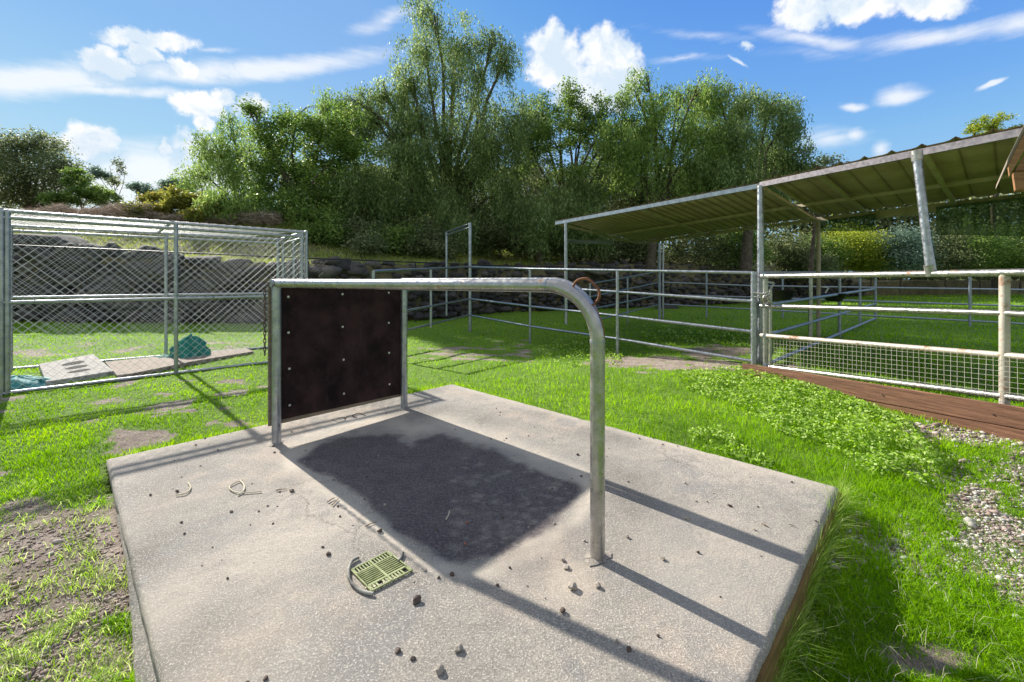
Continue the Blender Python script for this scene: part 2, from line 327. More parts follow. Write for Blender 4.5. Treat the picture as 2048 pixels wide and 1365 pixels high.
c = mixc(t, mrange(t, noise(t, v, 140, 3, .7), .53, .64, 0, .7), c, (.70, .63, .54))
c = mixc(t, a2.outputs['Fac'], c, (.58, .51, .42))
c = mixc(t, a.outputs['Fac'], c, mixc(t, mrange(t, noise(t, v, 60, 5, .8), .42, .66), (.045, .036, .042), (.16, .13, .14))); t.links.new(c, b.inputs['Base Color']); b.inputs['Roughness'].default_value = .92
h = math_(t, 'ADD', math_(t, 'MULTIPLY', noise(t, v, 140, 5, .8), 1.), math_(t, 'MULTIPLY', noise(t, v, 26, 4), .9)); bump(t, b, h, .006, 1.); M['slab'] = m
# ground
m, t, b = newmat('ground_soil'); v = nd(t, 'ShaderNodeTexCoord').outputs['Object']; a = nd(t, 'ShaderNodeAttribute'); a.attribute_name = 'tint'
soil = ramp(t, noise(t, v, 3., 8, .7), [(.3, (.22, .165, .13)), (.5, (.40, .325, .27)), (.72, (.56, .47, .41))])
soil = mixc(t, mrange(t, noise(t, v, 75, 5, .7), .35, .6, .65, 0), soil, (.10, .07, .05))
gr = ramp(t, noise(t, v, 30, 6, .7), [(.3, (.05, .11, .008)), (.6, (.17, .31, .012)), (.8, (.30, .40, .03))])
f = mrange(t, math_(t, 'ADD', a.outputs['Fac'], math_(t, 'MULTIPLY_ADD', noise(t, v, 25, 5, .7), .8, -.4)), .35, .6)
t.links.new(mixc(t, f, soil, gr), b.inputs['Base Color']); b.inputs['Roughness'].default_value = .95
bump(t, b, math_(t, 'ADD', noise(t, v, 55, 8, .75), math_(t, 'MULTIPLY', noise(t, v, 14, 5, .6), 1.4)), .03, 1.); M['ground'] = m
M['bank'] = simple('bank_soil', (.09, .075, .035), (.17, .15, .07), .95, 0, 2, 1., .05)
M['grass'] = leaf_mat('lawn_grass', (.045, .13, .004), (.28, .50, .006), .5, .6, (.52, .64, .03))
M['tallgrass'] = leaf_mat('tall_grass', (.10, .20, .02), (.30, .46, .06), .5, .55, (.56, .62, .26))
M['drygrass'] = leaf_mat('bank_grass', (.18, .24, .05), (.38, .44, .12), .45, .6, (.55, .56, .28))
M['weed'] = leaf_mat('weed_leaves', (.09, .19, .015), (.30, .46, .06), .45, .65, (.52, .62, .26))
M['pepper'] = leaf_mat('pepper_leaves', (.055, .088, .034), (.20, .27, .10), .52, .5, (.48, .56, .28))
M['pepper_lt'] = leaf_mat('bright_pepper_leaves', (.07, .12, .03), (.225, .32, .09), .52, .5, (.48, .56, .22))
M['broad'] = leaf_mat('broad_leaves', (.045, .085, .02), (.16, .245, .06), .5, .45, (.42, .48, .18))
M['darkleaf'] = leaf_mat('dark_leaves', (.05, .068, .03), (.16, .19, .09), .5, .5, (.38, .40, .22))
M['greyleaf'] = leaf_mat('grey_green_leaves', (.08, .12, .09), (.18, .26, .20), .4, .5, (.3, .38, .3))
M['yellowleaf'] = leaf_mat('yellow_green_leaves', (.13, .18, .03), (.33, .38, .06), .5, .45, (.60, .56, .12))
M['rustleaf'] = leaf_mat('rusty_green_leaves', (.09, .10, .025), (.25, .26, .06), .5, .5, (.42, .32, .10))
M['brush'] = leaf_mat('dry_brush', (.12, .09, .07), (.32, .25, .20), .15, .9, (.52, .44, .38))
m, t, b = newmat('gravel_stone'); a = nd(t, 'ShaderNodeAttribute'); a.attribute_name = 'tint'
t.links.new(ramp(t, a.outputs['Fac'], [(0, (.16, .115, .095)), (.25, (.30, .215, .185)), (.5, (.36, .32, .285)), (.85, (.46, .43, .39)), (1, (.62, .60, .56))]), b.inputs['Base Color']); b.inputs['Roughness'].default_value = .85; M['gravel'] = m

# ------------------------------------------------------------------ slab outline
SZ = .15
A_, B_ = PZ(213,918,SZ), PZ(905,768,SZ); E_ = PZ(322,1365,SZ); D_ = A_+(E_-A_)/np.linalg.norm(E_-A_)*3.70; C_ = B_+D_-A_
def in_slab(x, y, pad=0.):
    e1 = (B_-A_)[:2]; e2 = (D_-A_)[:2]; l1 = np.linalg.norm(e1); l2 = np.linalg.norm(e2); dx = x-A_[0]; dy = y-A_[1]
    det = e1[0]*e2[1]-e1[1]*e2[0]; u = (dx*e2[1]-dy*e2[0])/det; w = (e1[0]*dy-e1[1]*dx)/det
    return (u > -pad/l1) & (u < 1+pad/l1) & (w > -pad/l2) & (w < 1+pad/l2)
def ell(px, py, lst):
    v = np.zeros_like(px)
    for (cx, cy, rx, ry, a) in lst: v = np.maximum(v, a*np.clip(1.6-1.2*np.sqrt(((px-cx)/rx)**2+((py-cy)/ry)**2), 0, 1))
    return v
DIRT = [(130,1085,210,80,1.5),(60,1190,190,80,1.4),(180,1190,140,80,1.4),(90,1300,220,90,1.5),(40,1060,90,60,1.2),(250,1290,60,90,.8),(215,1010,90,35,.8),(20,1030,60,30,.5),(250,1130,40,90,.6),
        (240,812,90,24,.62),(270,872,80,16,.7),(150,840,90,12,.55),(480,850,60,10,.6),(60,700,60,20,.6),(200,700,130,18,.5),(430,690,100,14,.5),(960,708,150,20,.55),(1010,690,60,12,.5),
        (1340,728,160,16,1),(1440,705,100,14,.9),(1500,738,120,12,.8),(1760,1300,90,40,.42),(1850,1320,120,40,.40),(1980,1280,90,30,.36),(640,780,100,15,.4),(100,760,80,20,.4)]
GRAV = [(2010,1085,120,95,1),(1950,1010,80,45,.9),(2060,1190,110,80,1),(1930,870,170,26,.9),(2060,920,80,60,.8),(1900,1190,110,50,.5),(1800,1110,130,90,.42),(1960,1120,120,120,.6),(2150,1050,150,200,1),(1900,950,150,60,.4),(1850,1040,90,60,.45),(2200,900,120,80,1)]
def masks(x, y):
    z = gbase(x, y); px, py = proj(x, y, z)
    near = np.where(y > .25, 1., 0.)
    n = fbm(x*3.2, y*3.2, 11); n2 = fbm(x*9, y*9, 23)
    d = ell(px, py, DIRT)*near; g = ell(px, py, GRAV)*near
    bare = np.clip((d-.15)*1.25+(n-.5)*1.9*(d > 0)+(n2-.5)*.7*(d > 0)-.02, 0, 1)*(d > .02); bare = np.maximum(bare, .85*ss(.56, .68, n)*(px < 560)*(py > 760)*near)
    grav = np.clip(g+(n-.5)*1.5*(g > 0)+(n2-.5)*.8*(g > 0), 0, 1)*(g > .02)
    return bare, grav
# ------------------------------------------------------------------ ground sheet
def axis(a, b, st, far, far0=None):
    core = np.arange(a, b, st); o = []; s = st; v = b
    while v < far: o.append(v); s *= 1.25; v += s
    o.append(far); q = []; s = st; v = a-st
    lo = -far if far0 is None else far0
    while v > lo: q.append(v); s *= 1.25; v -= s
    q.append(lo); return np.r_[q[::-1], core, o]
gx = axis(-8, 8, .05, 900); gy = axis(.6, 11, .05, 1200, -600)
GX, GY = np.meshgrid(gx, gy); fx, fy = GX.ravel(), GY.ravel()
GZ = gz(fx, fy); bare, grav = masks(fx, fy); GZ = GZ+.02*(fbm(fx*22, fy*22, 77, 3)-.5)*np.clip(bare, 0, 1)*(np.hypot(fx, fy) < 9)
inside = in_slab(fx, fy, -.03); GZ = np.where(inside, GZ-.12, GZ)
GZ = np.where(in_slab(fx, fy, .1), np.minimum(GZ, .135), GZ)
nx, ny = len(gx), len(gy); ii = np.arange(nx*ny).reshape(ny, nx)
fc = np.stack([ii[:-1, :-1], ii[:-1, 1:], ii[1:, 1:], ii[1:, :-1]], -1).reshape(-1, 4)
cover = 1-np.maximum(bare, grav*.9)
tag(np_mesh('ground', np.c_[fx, fy, GZ], 4, M['ground'], cover, smooth=True, faces=fc), kind='structure')
# ------------------------------------------------------------------ concrete slab
def poly_d(px, py, poly):
    """signed distance (inside positive) of pixels to polygon"""
    ins = np.zeros(px.shape, bool); dist = np.full(px.shape, 1e9); n = len(poly)
    for i in range(n):
        x1, y1 = poly[i]; x2, y2 = poly[(i+1) % n]
        c = ((y1 > py) != (y2 > py)) & (px < (x2-x1)*(py-y1)/(y2-y1+1e-9)+x1); ins ^= c
        t_ = np.clip(((px-x1)*(x2-x1)+(py-y1)*(y2-y1))/((x2-x1)**2+(y2-y1)**2), 0, 1)
        dist = np.minimum(dist, np.hypot(px-x1-t_*(x2-x1), py-y1-t_*(y2-y1)))
    return np.where(ins, dist, -dist)
nu, nv = 200, 250; U_, V_ = np.meshgrid(np.linspace(0, 1, nu), np.linspace(0, 1, nv)); u, v = U_.ravel(), V_.ravel()
e1, e2 = B_-A_, D_-A_; sxy = A_[:2]+u[:, None]*e1[:2]+v[:, None]*e2[:2]
edge = np.minimum(np.minimum(u, 1-u)*np.linalg.norm(e1), np.minimum(v, 1-v)*np.linalg.norm(e2))
wob = .006*(fbm(sxy[:, 0]*2, sxy[:, 1]*2, 31)-.5)
sz = SZ+wob-.012*np.clip(1-edge/.02, 0, 1)**2
spx, spy = proj(sxy[:, 0], sxy[:, 1], SZ)
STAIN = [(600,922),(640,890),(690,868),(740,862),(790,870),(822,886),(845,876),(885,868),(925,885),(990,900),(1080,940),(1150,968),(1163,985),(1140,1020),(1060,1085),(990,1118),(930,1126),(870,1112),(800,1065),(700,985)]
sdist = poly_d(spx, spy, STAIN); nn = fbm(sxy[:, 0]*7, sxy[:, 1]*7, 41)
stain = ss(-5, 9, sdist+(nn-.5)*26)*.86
# pale drip spots in the right half of the stain
for i in range(170):
    cx = rng.uniform(900, 1150); cy = rng.uniform(900, 1100); w = PZ(cx, cy, SZ); r = rng.uniform(.008, .024)
    dd = np.hypot(sxy[:, 0]-w[0], sxy[:, 1]-w[1]); k = np.exp(-(dd/r)**2)*rng.uniform(.25, .6); stain = stain*(1-k*(sdist > 0))
stain = np.clip(stain-.25*(fbm(sxy[:, 0]*14, sxy[:, 1]*14, 43)-.5)*(stain > .1), 0, 1)
for (cx, cy, r_, a_) in ((1130,1060,.10,.35),(1060,1120,.14,.25),(600,960,.10,.25),(1110,1090,.2,.2),(830,880,.2,.15),(1300,1000,.25,.12)):
    w = PZ(cx, cy, SZ); dd = np.hypot(sxy[:, 0]-w[0], sxy[:, 1]-w[1])+(nn-.5)*.1; stain = np.maximum(stain, a_*np.exp(-(dd/r_)**2))
ring = np.exp(-((sdist+22)/16)**2)*.55*(.5+nn)
for (cx, cy, r_, a_) in ((330,1220,.25,.35),(540,1100,.3,.35),(1120,1150,.15,.4),(1080,1080,.18,.5),(350,1000,.3,.15),(500,1300,.3,.3),(1400,1150,.4,.3)):
    w = PZ(cx, cy, SZ); dd = np.hypot(sxy[:, 0]-w[0], sxy[:, 1]-w[1])+(nn-.5)*.3; ring = np.maximum(ring, a_*np.exp(-(dd/r_)**2))
ring = np.maximum(ring, .38*np.exp(-((u-.985)*np.linalg.norm(e1)/.07)**2)*(.5+nn)); ring = np.maximum(ring, .5*np.exp(-(v*np.linalg.norm(e2)/.12)**2)*(u < .6))
ch_ = np.clip(.5-fbm(sxy[:, 0]*11, sxy[:, 1]*11, 63), 0, 1); sz = sz-.05*np.clip(1-edge/.03, 0, 1)*np.clip(ch_-.14, 0, 1); top = np.c_[sxy, sz]; bot = np.c_[sxy, np.full(len(sz), -.25)]
ii = np.arange(nu*nv).reshape(nv, nu); fc = np.stack([ii[:-1, :-1], ii[1:, :-1], ii[1:, 1:], ii[:-1, 1:]], -1).reshape(-1, 4)
bd = np.r_[ii[0, :], ii[1:, -1], ii[-1, -2::-1], ii[-2:0:-1, 0]]
nb = len(bd); side_t = top[bd].copy(); side_t[:, 2] -= 0.0; Vv = [top]; F_ = [fc]; off = len(top)
levels = [-.03, -.10, -.2, -.4]; prev = bd
outw = top[bd]-top.mean(0); outw /= np.linalg.norm(outw, axis=1)[:, None]
for li, lz in enumerate(levels):
    q = side_t.copy(); q[:, 2] += lz; k_ = .006*(fbm(q[:, 0]*6+li, q[:, 1]*6, 51+li)-.5)*2; q[:, 0] += outw[:, 0]*k_; q[:, 1] += outw[:, 1]*k_
    Vv.append(q); cur = off+np.arange(nb); F_.append(np.stack([prev, cur, np.roll(cur, -1), np.roll(prev, -1)], -1)[:, ::-1]); prev = cur; off += nb
SV = np.concatenate(Vv); SF = np.concatenate(F_)
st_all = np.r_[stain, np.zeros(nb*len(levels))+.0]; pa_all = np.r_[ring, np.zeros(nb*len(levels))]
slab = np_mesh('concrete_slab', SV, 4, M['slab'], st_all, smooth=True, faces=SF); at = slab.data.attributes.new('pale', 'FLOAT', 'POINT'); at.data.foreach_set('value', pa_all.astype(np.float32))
tag(slab, 'square raised concrete slab with a dark stain under the pipe rack', 'slab', kind='structure')
mb = MB(); k_ = (C_-D_)/np.linalg.norm(C_-D_); o_ = (B_-A_)/np.linalg.norm(B_-A_); o_ = np.array([o_[0], o_[1], 0]); k_ = C_-D_
o_ = (B_-A_); o_ = o_/np.linalg.norm(o_); mb.beam(C_+o_*.016+[0, 0, -.165], D_+o_*.016+[0, 0, -.165], .026, .26)
mb.build('form_board', simple('stained_form_board', (.12, .068, .014), (.22, .14, .04), .85, 0, 5, .6, .004, stretch=(1, 1, 8)), slab)
# scratched letters, the groove shade painted as thin dark strips on the surface
mb = MB()
for st in [[(664.5,839.5),(669,842.5),(675,845)],[(673,838),(680,835.5),(689,836),(691.5,839),(688,843),(680,845.3),(675,845)],[(691,838.5),(694,834),(700,832),(705,833),(709,836),(714,835.5)],[(704,831.5),(709,829),(717,826.5),(724,829),(731,832)],[(704,831.5),(713,835.5)]]:
    mb.tube([PZ(x, y, SZ+.001) for x, y in st], .0035, 5)
tag(mb.build('scratched_letters', M['dark'], slab), 'letters scratched by hand into the concrete')
# rough footing along the near left edge
mb = MB(); pts = []
for k in range(26):
    t_ = .25+.75*k/25; e = A_+(D_-A_)*t_; nrm = -(B_-A_)/np.linalg.norm(B_-A_); w = .008+.055*ss(.35, .7, t_)*(.6+.8*fbm(np.array([t_*9]), np.array([.3]), 5)[0])
    pts.append((e, nrm, w))
vv = []; ff = []
for (e, nrm, w) in pts:
    g0 = float(gbase(e[0]+nrm[0]*w, e[1]+nrm[1]*w)[0])
    vv += [(e[0]-nrm[0]*.03, e[1]-nrm[1]*.03, g0+.055), (e[0]+nrm[0]*w*.8, e[1]+nrm[1]*w*.8, g0+.03), (e[0]+nrm[0]*w, e[1]+nrm[1]*w, g0-.05)]
for k in range(25):
    for j in range(2): ff.append((k*3+j, k*3+j+1, k*3+j+4, k*3+j+3))
mb.add(vv, ff, True); mb.build('footing', M['slab'], slab)
# ------------------------------------------------------------------ wash rack
RZ = 1.372; Lp = PZ(553,888,SZ); Mp = PZ(808,817,SZ); Fp = PZ(1195,1116,SZ); Kp = PZ(1199,972,SZ)
rack = thing('pipe_rack', 'galvanized pipe wash rack with a black rubber panel standing on the concrete slab', 'wash rack', Lp)
def hoop(a, b, rz, r, name, br0):
    d = (b-a)[:2]; ln = np.linalg.norm(d); d = d/ln; br = br0; pts = []
    a3 = np.array([a[0], a[1], rz]); pts.append(a3-np.array([d[0], d[1], 0])*.035); pts.append(a3); 
    for k in range(1, 6): pts.append(a3+np.array([d[0], d[1], 0])*(ln-br)*k/6)
    c = np.array([a[0]+d[0]*(ln-br), a[1]+d[1]*(ln-br), rz-br])
    for k in range(17):
        q = math.pi/2*(1-k/16); pts.append(c+np.array([d[0]*math.cos(q), d[1]*math.cos(q), math.sin(q)])*br)
    pts.append(np.array([b[0], b[1], .7])); pts.append(np.array([b[0], b[1], SZ-.02]))
    mb = MB(); mb.tube(pts, r, 20); o = mb.build(name, M['galv2'], rack)
    for k, (q0, q1) in enumerate(((ln-br-.01, ln-br+.01),)):
        w_ = MB(); p0 = a3+np.array([d[0], d[1], 0])*q0; p1 = a3+np.array([d[0], d[1], 0])*q1; w_.tube([p0+(p1-p0)*.3, p1-(p1-p0)*.3], r+.0015, 20); w_.build('weld', M['galv'], o)
    w_ = MB(); w_.tube([(b[0], b[1], rz-br-.005), (b[0], b[1], rz-br+.008)], r+.002, 20); w_.build('weld', M['galv'], o)
    return d, ln, c, br
dN, lnN, cN, brN = hoop(Lp, Fp, RZ, .033, 'near_hoop', .25)
hoop(Mp, Kp, RZ+.012, .032, 'far_hoop', .36)
for p, hz in ((Lp, RZ), (Mp, RZ+.01)):
    mb = MB(); mb.tube([(p[0], p[1], SZ-.02), (p[0], p[1], hz-.02)], .033, 20)
    mb.build('post', M['galv'], rack)
mb = MB(); d_ = (Mp-Lp)[:2]; d_ /= np.linalg.norm(d_); mb.tube([(Lp[0]-d_[0]*.04, Lp[1]-d_[1]*.04, RZ), (Mp[0]+d_[0]*.03, Mp[1]+d_[1]*.03, RZ+.01)], .030, 18); mb.build('top_bar', M['galv'], rack)
# concrete collar at the near leg
for p in (Fp, Lp, Mp):
    mb = MB(); q = []
    for k in range(14):
        a_ = 2*math.pi*k/14; r_ = .055+.018*math.sin(a_*2+p[0])+.008*math.sin(a_*5); q.append((p[0]+r_*math.cos(a_), p[1]+r_*math.sin(a_), SZ+.003))
    n_ = len(q); q2 = [(p[0]+(x-p[0])*.55, p[1]+(y-p[1])*.55, SZ+.011) for x, y, z in q]
    mb.add(q+q2, [(k, (k+1) % n_, n_+(k+1) % n_, n_+k) for k in range(n_)]+[tuple(range(n_, 2*n_))], True); mb.build('mortar_collar', M['slab'], rack)
pn = np.array([d_[1], -d_[0]])                    # towards the camera side
def pan(s, z, o): return (Lp[0]+d_[0]*s+pn[0]*o, Lp[1]+d_[1]*s+pn[1]*o, z)
plen = np.linalg.norm((Mp-Lp)[:2])
def slabbox(mb, s0, s1, z0, z1, o0, o1, zb0=None):
    zb0 = z0 if zb0 is None else zb0
    v_ = [pan(s0, z0, o0), pan(s1, zb0, o0), pan(s1, zb0, o1), pan(s0, z0, o1), pan(s0, z1, o0), pan(s1, z1, o0), pan(s1, z1, o1), pan(s0, z1, o1)]
    mb.add(v_, [(0,3,2,1),(4,5,6,7),(0,1,5,4),(1,2,6,5),(2,3,7,6),(3,0,4,7)])
mb = MB(); slabbox(mb, -.043, plen-.005, .285, RZ+.012, -.052, -.034, .262); ply = mb.build('plywood_backing', M['ply'], rack, bevel=.002)
mb = MB(); slabbox(mb, .0, plen-.03, .318, RZ+.012, -.034, -.020, .292); mat_ = mb.build('rubber_panel', M['rubber'], rack, bevel=.003)
bolts = [(212,316),(512,301),(768,293),(213,514),(513,482),(768,460),(218,714),(518,664),(770,626),(220,916),(520,852),(772,800)]
o0 = -.020
for bx_, by_ in bolts:
    px, py = 500+bx_/2.768, 480+by_/2.768; rd = np.array([(px-CX)/F, 1, -(py-HY)/F])
    P0 = np.array(pan(0, 0, o0)); t_ = ((P0[0]*pn[0]+P0[1]*pn[1]))/(rd[0]*pn[0]+rd[1]*pn[1]); q = np.array([0, 0, HC])+rd*t_
    mb = MB(); n3 = np.array([pn[0], pn[1], 0]); mb.tube([q-n3*.001, q+n3*.0012], .0095, 14); mb.tube([q-n3*.001, q+n3*.004], .0065, 10); mb.tube([q+n3*.003, q+n3*.008], [.0045, .002], 8); mb.build('bolt', M['bolt'], mat_)
t = M['rubber'].node_tree; b = t.nodes['Principled BSDF']; v = nd(t, 'ShaderNodeTexCoord').outputs['Object']; mpn = nd(t, 'ShaderNodeMapping'); mpn.inputs['Scale'].default_value = (14, 14, 1.5); t.links.new(v, mpn.inputs[0])
old = b.inputs['Base Color'].links[0].from_socket; dst = mrange(t, noise(t, mpn.outputs[0], 1.6, 7, .75), .55, .75, 0, .35); sc_ = mrange(t, noise(t, v, 38, 6, .8), .60, .70, 0, .5)
t.links.new(mixc(t, sc_, mixc(t, dst, old, (.075, .055, .05)), (.11, .09, .09)), b.inputs['Base Color'])
# hanging chain on the outer edge of the panel
mb = MB(); ch = np.array(pan(-.075, 0, -.02))
for k in range(17):
    zc = 1.33-k*.030; pts = []
    for j in range(10):
        a_ = 2*math.pi*j/10; w_ = .008*math.cos(a_); h_ = .021*math.sin(a_); hx, hy = (d_[0]*w_, d_[1]*w_) if k % 2 else (pn[0]*w_, pn[1]*w_); pts.append((ch[0]+hx, ch[1]+hy, zc+h_))
    mb.tube(pts, .0035, 6, closed=True)
mb.tube([(ch[0], ch[1], 1.38), (ch[0]+d_[0]*.06, ch[1]+d_[1]*.06, 1.37)], .004, 6); mb.build('chain', M['chain'], rack)
# rusty tie ring on the near bend
mb = MB(); dn3 = np.array([dN[0], dN[1], 0]); 
def bend(q, r): return cN+(dn3*math.cos(q)+np.array([0, 0, 1])*math.sin(q))*r
pp = [bend(R(62), brN+.028), bend(R(60), brN+.055)+np.array([0,0,.01]), bend(R(54), brN+.085)+np.array([0,0,.012]), bend(R(47), brN+.098), bend(R(41), brN+.092), bend(R(37), brN+.068), bend(R(36), brN+.045), bend(R(35), brN+.025)]
sm = []
for i in range(len(pp)-1):
    for k in range(4):
        t_ = k/4; p0, p1, p2, p3 = pp[max(i-1, 0)], pp[i], pp[i+1], pp[min(i+2, len(pp)-1)]
        sm.append(.5*((2*p1)+(p2-p0)*t_+(2*p0-5*p1+4*p2-p3)*t_**2+(3*p1-p0-3*p2+p3)*t_**3))
sm.append(pp[-1]); mb.tube(sm, .006, 10); mb.build('tie_ring', M['rust'], rack)
mb = MB(); mb.tube([bend(R(q), brN+.031) for q in range(34, 2, -3)], .0045, 8); mb.build('rusty_rod', M['rust'], rack)
# ------------------------------------------------------------------ drain grate, hose, litter on the slab
QL, QT, QR, QB = [PZ(x, y, SZ+.002) for x, y in ((703,1144),(775,1107),(824,1144),(743,1186))]
dc = (QL+QT+QR+QB)/4; drain = thing('drain_grate', 'lime green plastic drain grate in the concrete near its dark stain', 'drain grate', dc)
def qd(u, v, z=0): return QL*(1-u)*(1-v)+QT*u*(1-v)+QR*u*v+QB*(1-u)*v+np.array([0, 0, z if z < .0045 else z-.002])
mb = MB(); mb.add([qd(0,0,.004), qd(0,1,.004), qd(1,1,.004), qd(1,0,.004)], [(0,1,2,3)]); mb.build('pit_shade', M['dark'], drain)  # flat dark sheet, painted shade below the slats
mb = MB()
for a_, b_ in (((0,0),(1,0)),((1,0),(1,1)),((1,1),(0,1)),((0,1),(0,0)),((0,.22),(1,.22)),((0,.80),(1,.80))): mb.beam(qd(*a_, .008), qd(*b_, .008), .006, .008)
mb.beam(qd(.48,0,.0095), qd(.48,1,.0095), .009, .008); mb.build('frame', M['grate'], drain)
mb = MB()
for k in range(8): v_ = .27+k*.070; mb.beam(qd(.04, v_, .0075), qd(.96, v_, .0075), .0042, .006)
for k in range(13):
    u_ = .04+k*.077
    if abs(u_-.48) < .02: continue
    mb.beam(qd(u_, .02, .0078), qd(u_, .2, .0078), .0055, .006)
    if k % 8 != 3: mb.beam(qd(u_, .82, .0078), qd(u_, .98, .0078), .0075, .006)
mb.build('slats', M['grate'], drain)
mb = MB()
for k in range(90):
    q = qd(rng.uniform(-.06, .7), 1.0-abs(rng.normal(0, .10)), .009) if k < 55 else qd(rng.uniform(-.05, 1.05), rng.choice([-.03, 1.03]), .003); mb.tube([q, q+rng.normal(0, .003, 3)*[1,1,.2]+[.003,.002,.001]], rng.uniform(.0015, .0035), 5)
tag(mb.build('sand', M['straw'], drain), kind='stuff')
def strip(name, pxs, r, mat, label, cat, z=.004, group=None, n=8, taper=False):
    pts = [PZ(x, y, SZ+z+r) for x, y in pxs]; sm = []
    for i in range(len(pts)-1):
        for k in range(4):
            t_ = k/4; p0, p1, p2, p3 = pts[max(i-1, 0)], pts[i], pts[i+1], pts[min(i+2, len(pts)-1)]
            sm.append(.5*((2*p1)+(p2-p0)*t_+(2*p0-5*p1+4*p2-p3)*t_**2+(3*p1-p0-3*p2+p3)*t_**3))
    sm.append(pts[-1]); mb = MB(); rr = [r*(1-.6*i/len(sm)) for i in range(len(sm))] if taper else r
    mb.tube(sm, rr, n); o = mb.build(name, mat); return tag(o, label, cat, group)
strip('hose_piece', [(718,1115),(706,1121),(699,1133),(697,1148),(701,1163),(712,1175),(728,1184),(746,1188)], .0065, M['hose'], 'curved strip of old grey hose around the drain grate', 'hose')
strip('hose_offcut', [(797,1122),(803,1114),(806,1106)], .006, M['hose'], 'short split hose offcut at the right corner of the drain grate', 'hose')
strip('dry_stalk', [(376,965),(381,974),(378,982),(368,988),(352,990)], .004, M['straw'], 'pale curved dry stalk beside a lone pebble, leftmost on the slab', 'stalk')
strip('dry_stalk', [(486,960),(470,966),(459,973),(463,981),(478,986),(500,985),(523,983)], .0035, M['straw'], 'looped dry stalk lying left of the dark twig', 'stalk')
strip('dry_stalk', [(475,990),(487,982),(488,970),(480,961)], .004, M['straw'], 'short dry stalk crossing the looped stalk', 'stalk')
strip('twig', [(552,981),(563,979),(574,978)], .004, M['twig'], 'short dark twig touching a round brown pebble', 'twig', taper=True)
strip('twig', [(655,1004),(663,999),(670,996)], .004, M['twig'], 'forked brown twig by the left edge of the panel shadow', 'twig', taper=True)
strip('twig', [(664,1010),(670,1004),(677,997)], .004, M['twig'], 'bent brown twig just right of the forked twig', 'twig', taper=True)
strip('twig', [(731,1053),(741,1048),(753,1044)], .0035, M['twig'], 'straight brown twig above the drain on the shadow edge', 'twig', taper=True)
strip('twig', [(892,1039),(897,1030),(899,1022)], .003, M['straw'], 'pale twig in the middle of the dark stain', 'twig')
strip('grass_stem', [(573,897),(600,891),(640,880)], .002, M['straw'], 'thin pale grass stem lying just right of the left rack post', 'stem')
strip('twig', [(1524,1047),(1530,1050),(1536,1053)], .004, M['twig'], 'small brown twig on the right of the slab between two shadow bars', 'twig', taper=True)
strip('twig', [(1578,1049),(1586,1051),(1592,1053)], .003, M['twig'], 'thin twig nearest the right corner edge of the slab', 'twig', taper=True)
strip('twig', [(1378,1040),(1371,1036),(1366,1035)], .003, M['straw'], 'pale straw bit on the upper shadow bar', 'twig')
def pebble_mesh(seed):
    r2 = np.random.default_rng(seed); import bmesh
    bm = bmesh.new(); bmesh.ops.create_icosphere(bm, subdivisions=2, radius=1.)
    pl = [Vector(r2.normal(0, 1, 3)).normalized() for _ in range(9)]; hh = [r2.uniform(.55, .8) for _ in pl]
    for v_ in bm.verts:
        for n_, h_ in zip(pl, hh):
            d = v_.co.dot(n_)
            if d > h_: v_.co -= n_*(d-h_)
        v_.co *= 1+.08*r2.normal()
    me = bpy.data.meshes.new('pebble'); bm.to_mesh(me); bm.free(); return me
PM = []
for i, k in enumerate(['pebble_d', 'pebble_d', 'pebble_l', 'pebble_l', 'pebble_r']):
    me = pebble_mesh(i+5); me.materials.append(M[k]); PM.append(me)
def pebble(px, py, r, kind, label, group=None):
    p = PZ(px, py, SZ); o = bpy.data.objects.new('pebble', PM[kind]); COL.objects.link(o); rx = r*(.8+.5*random.random())
    o.scale = (rx, r, r*.7); o.location = (p[0], p[1], SZ+r*.45); o.rotation_euler = (random.uniform(-.3, .3), random.uniform(-.3, .3), random.random()*6.3)
    tag(o, label, 'pebble', group)
GP = 'pebbles scattered on the slab'
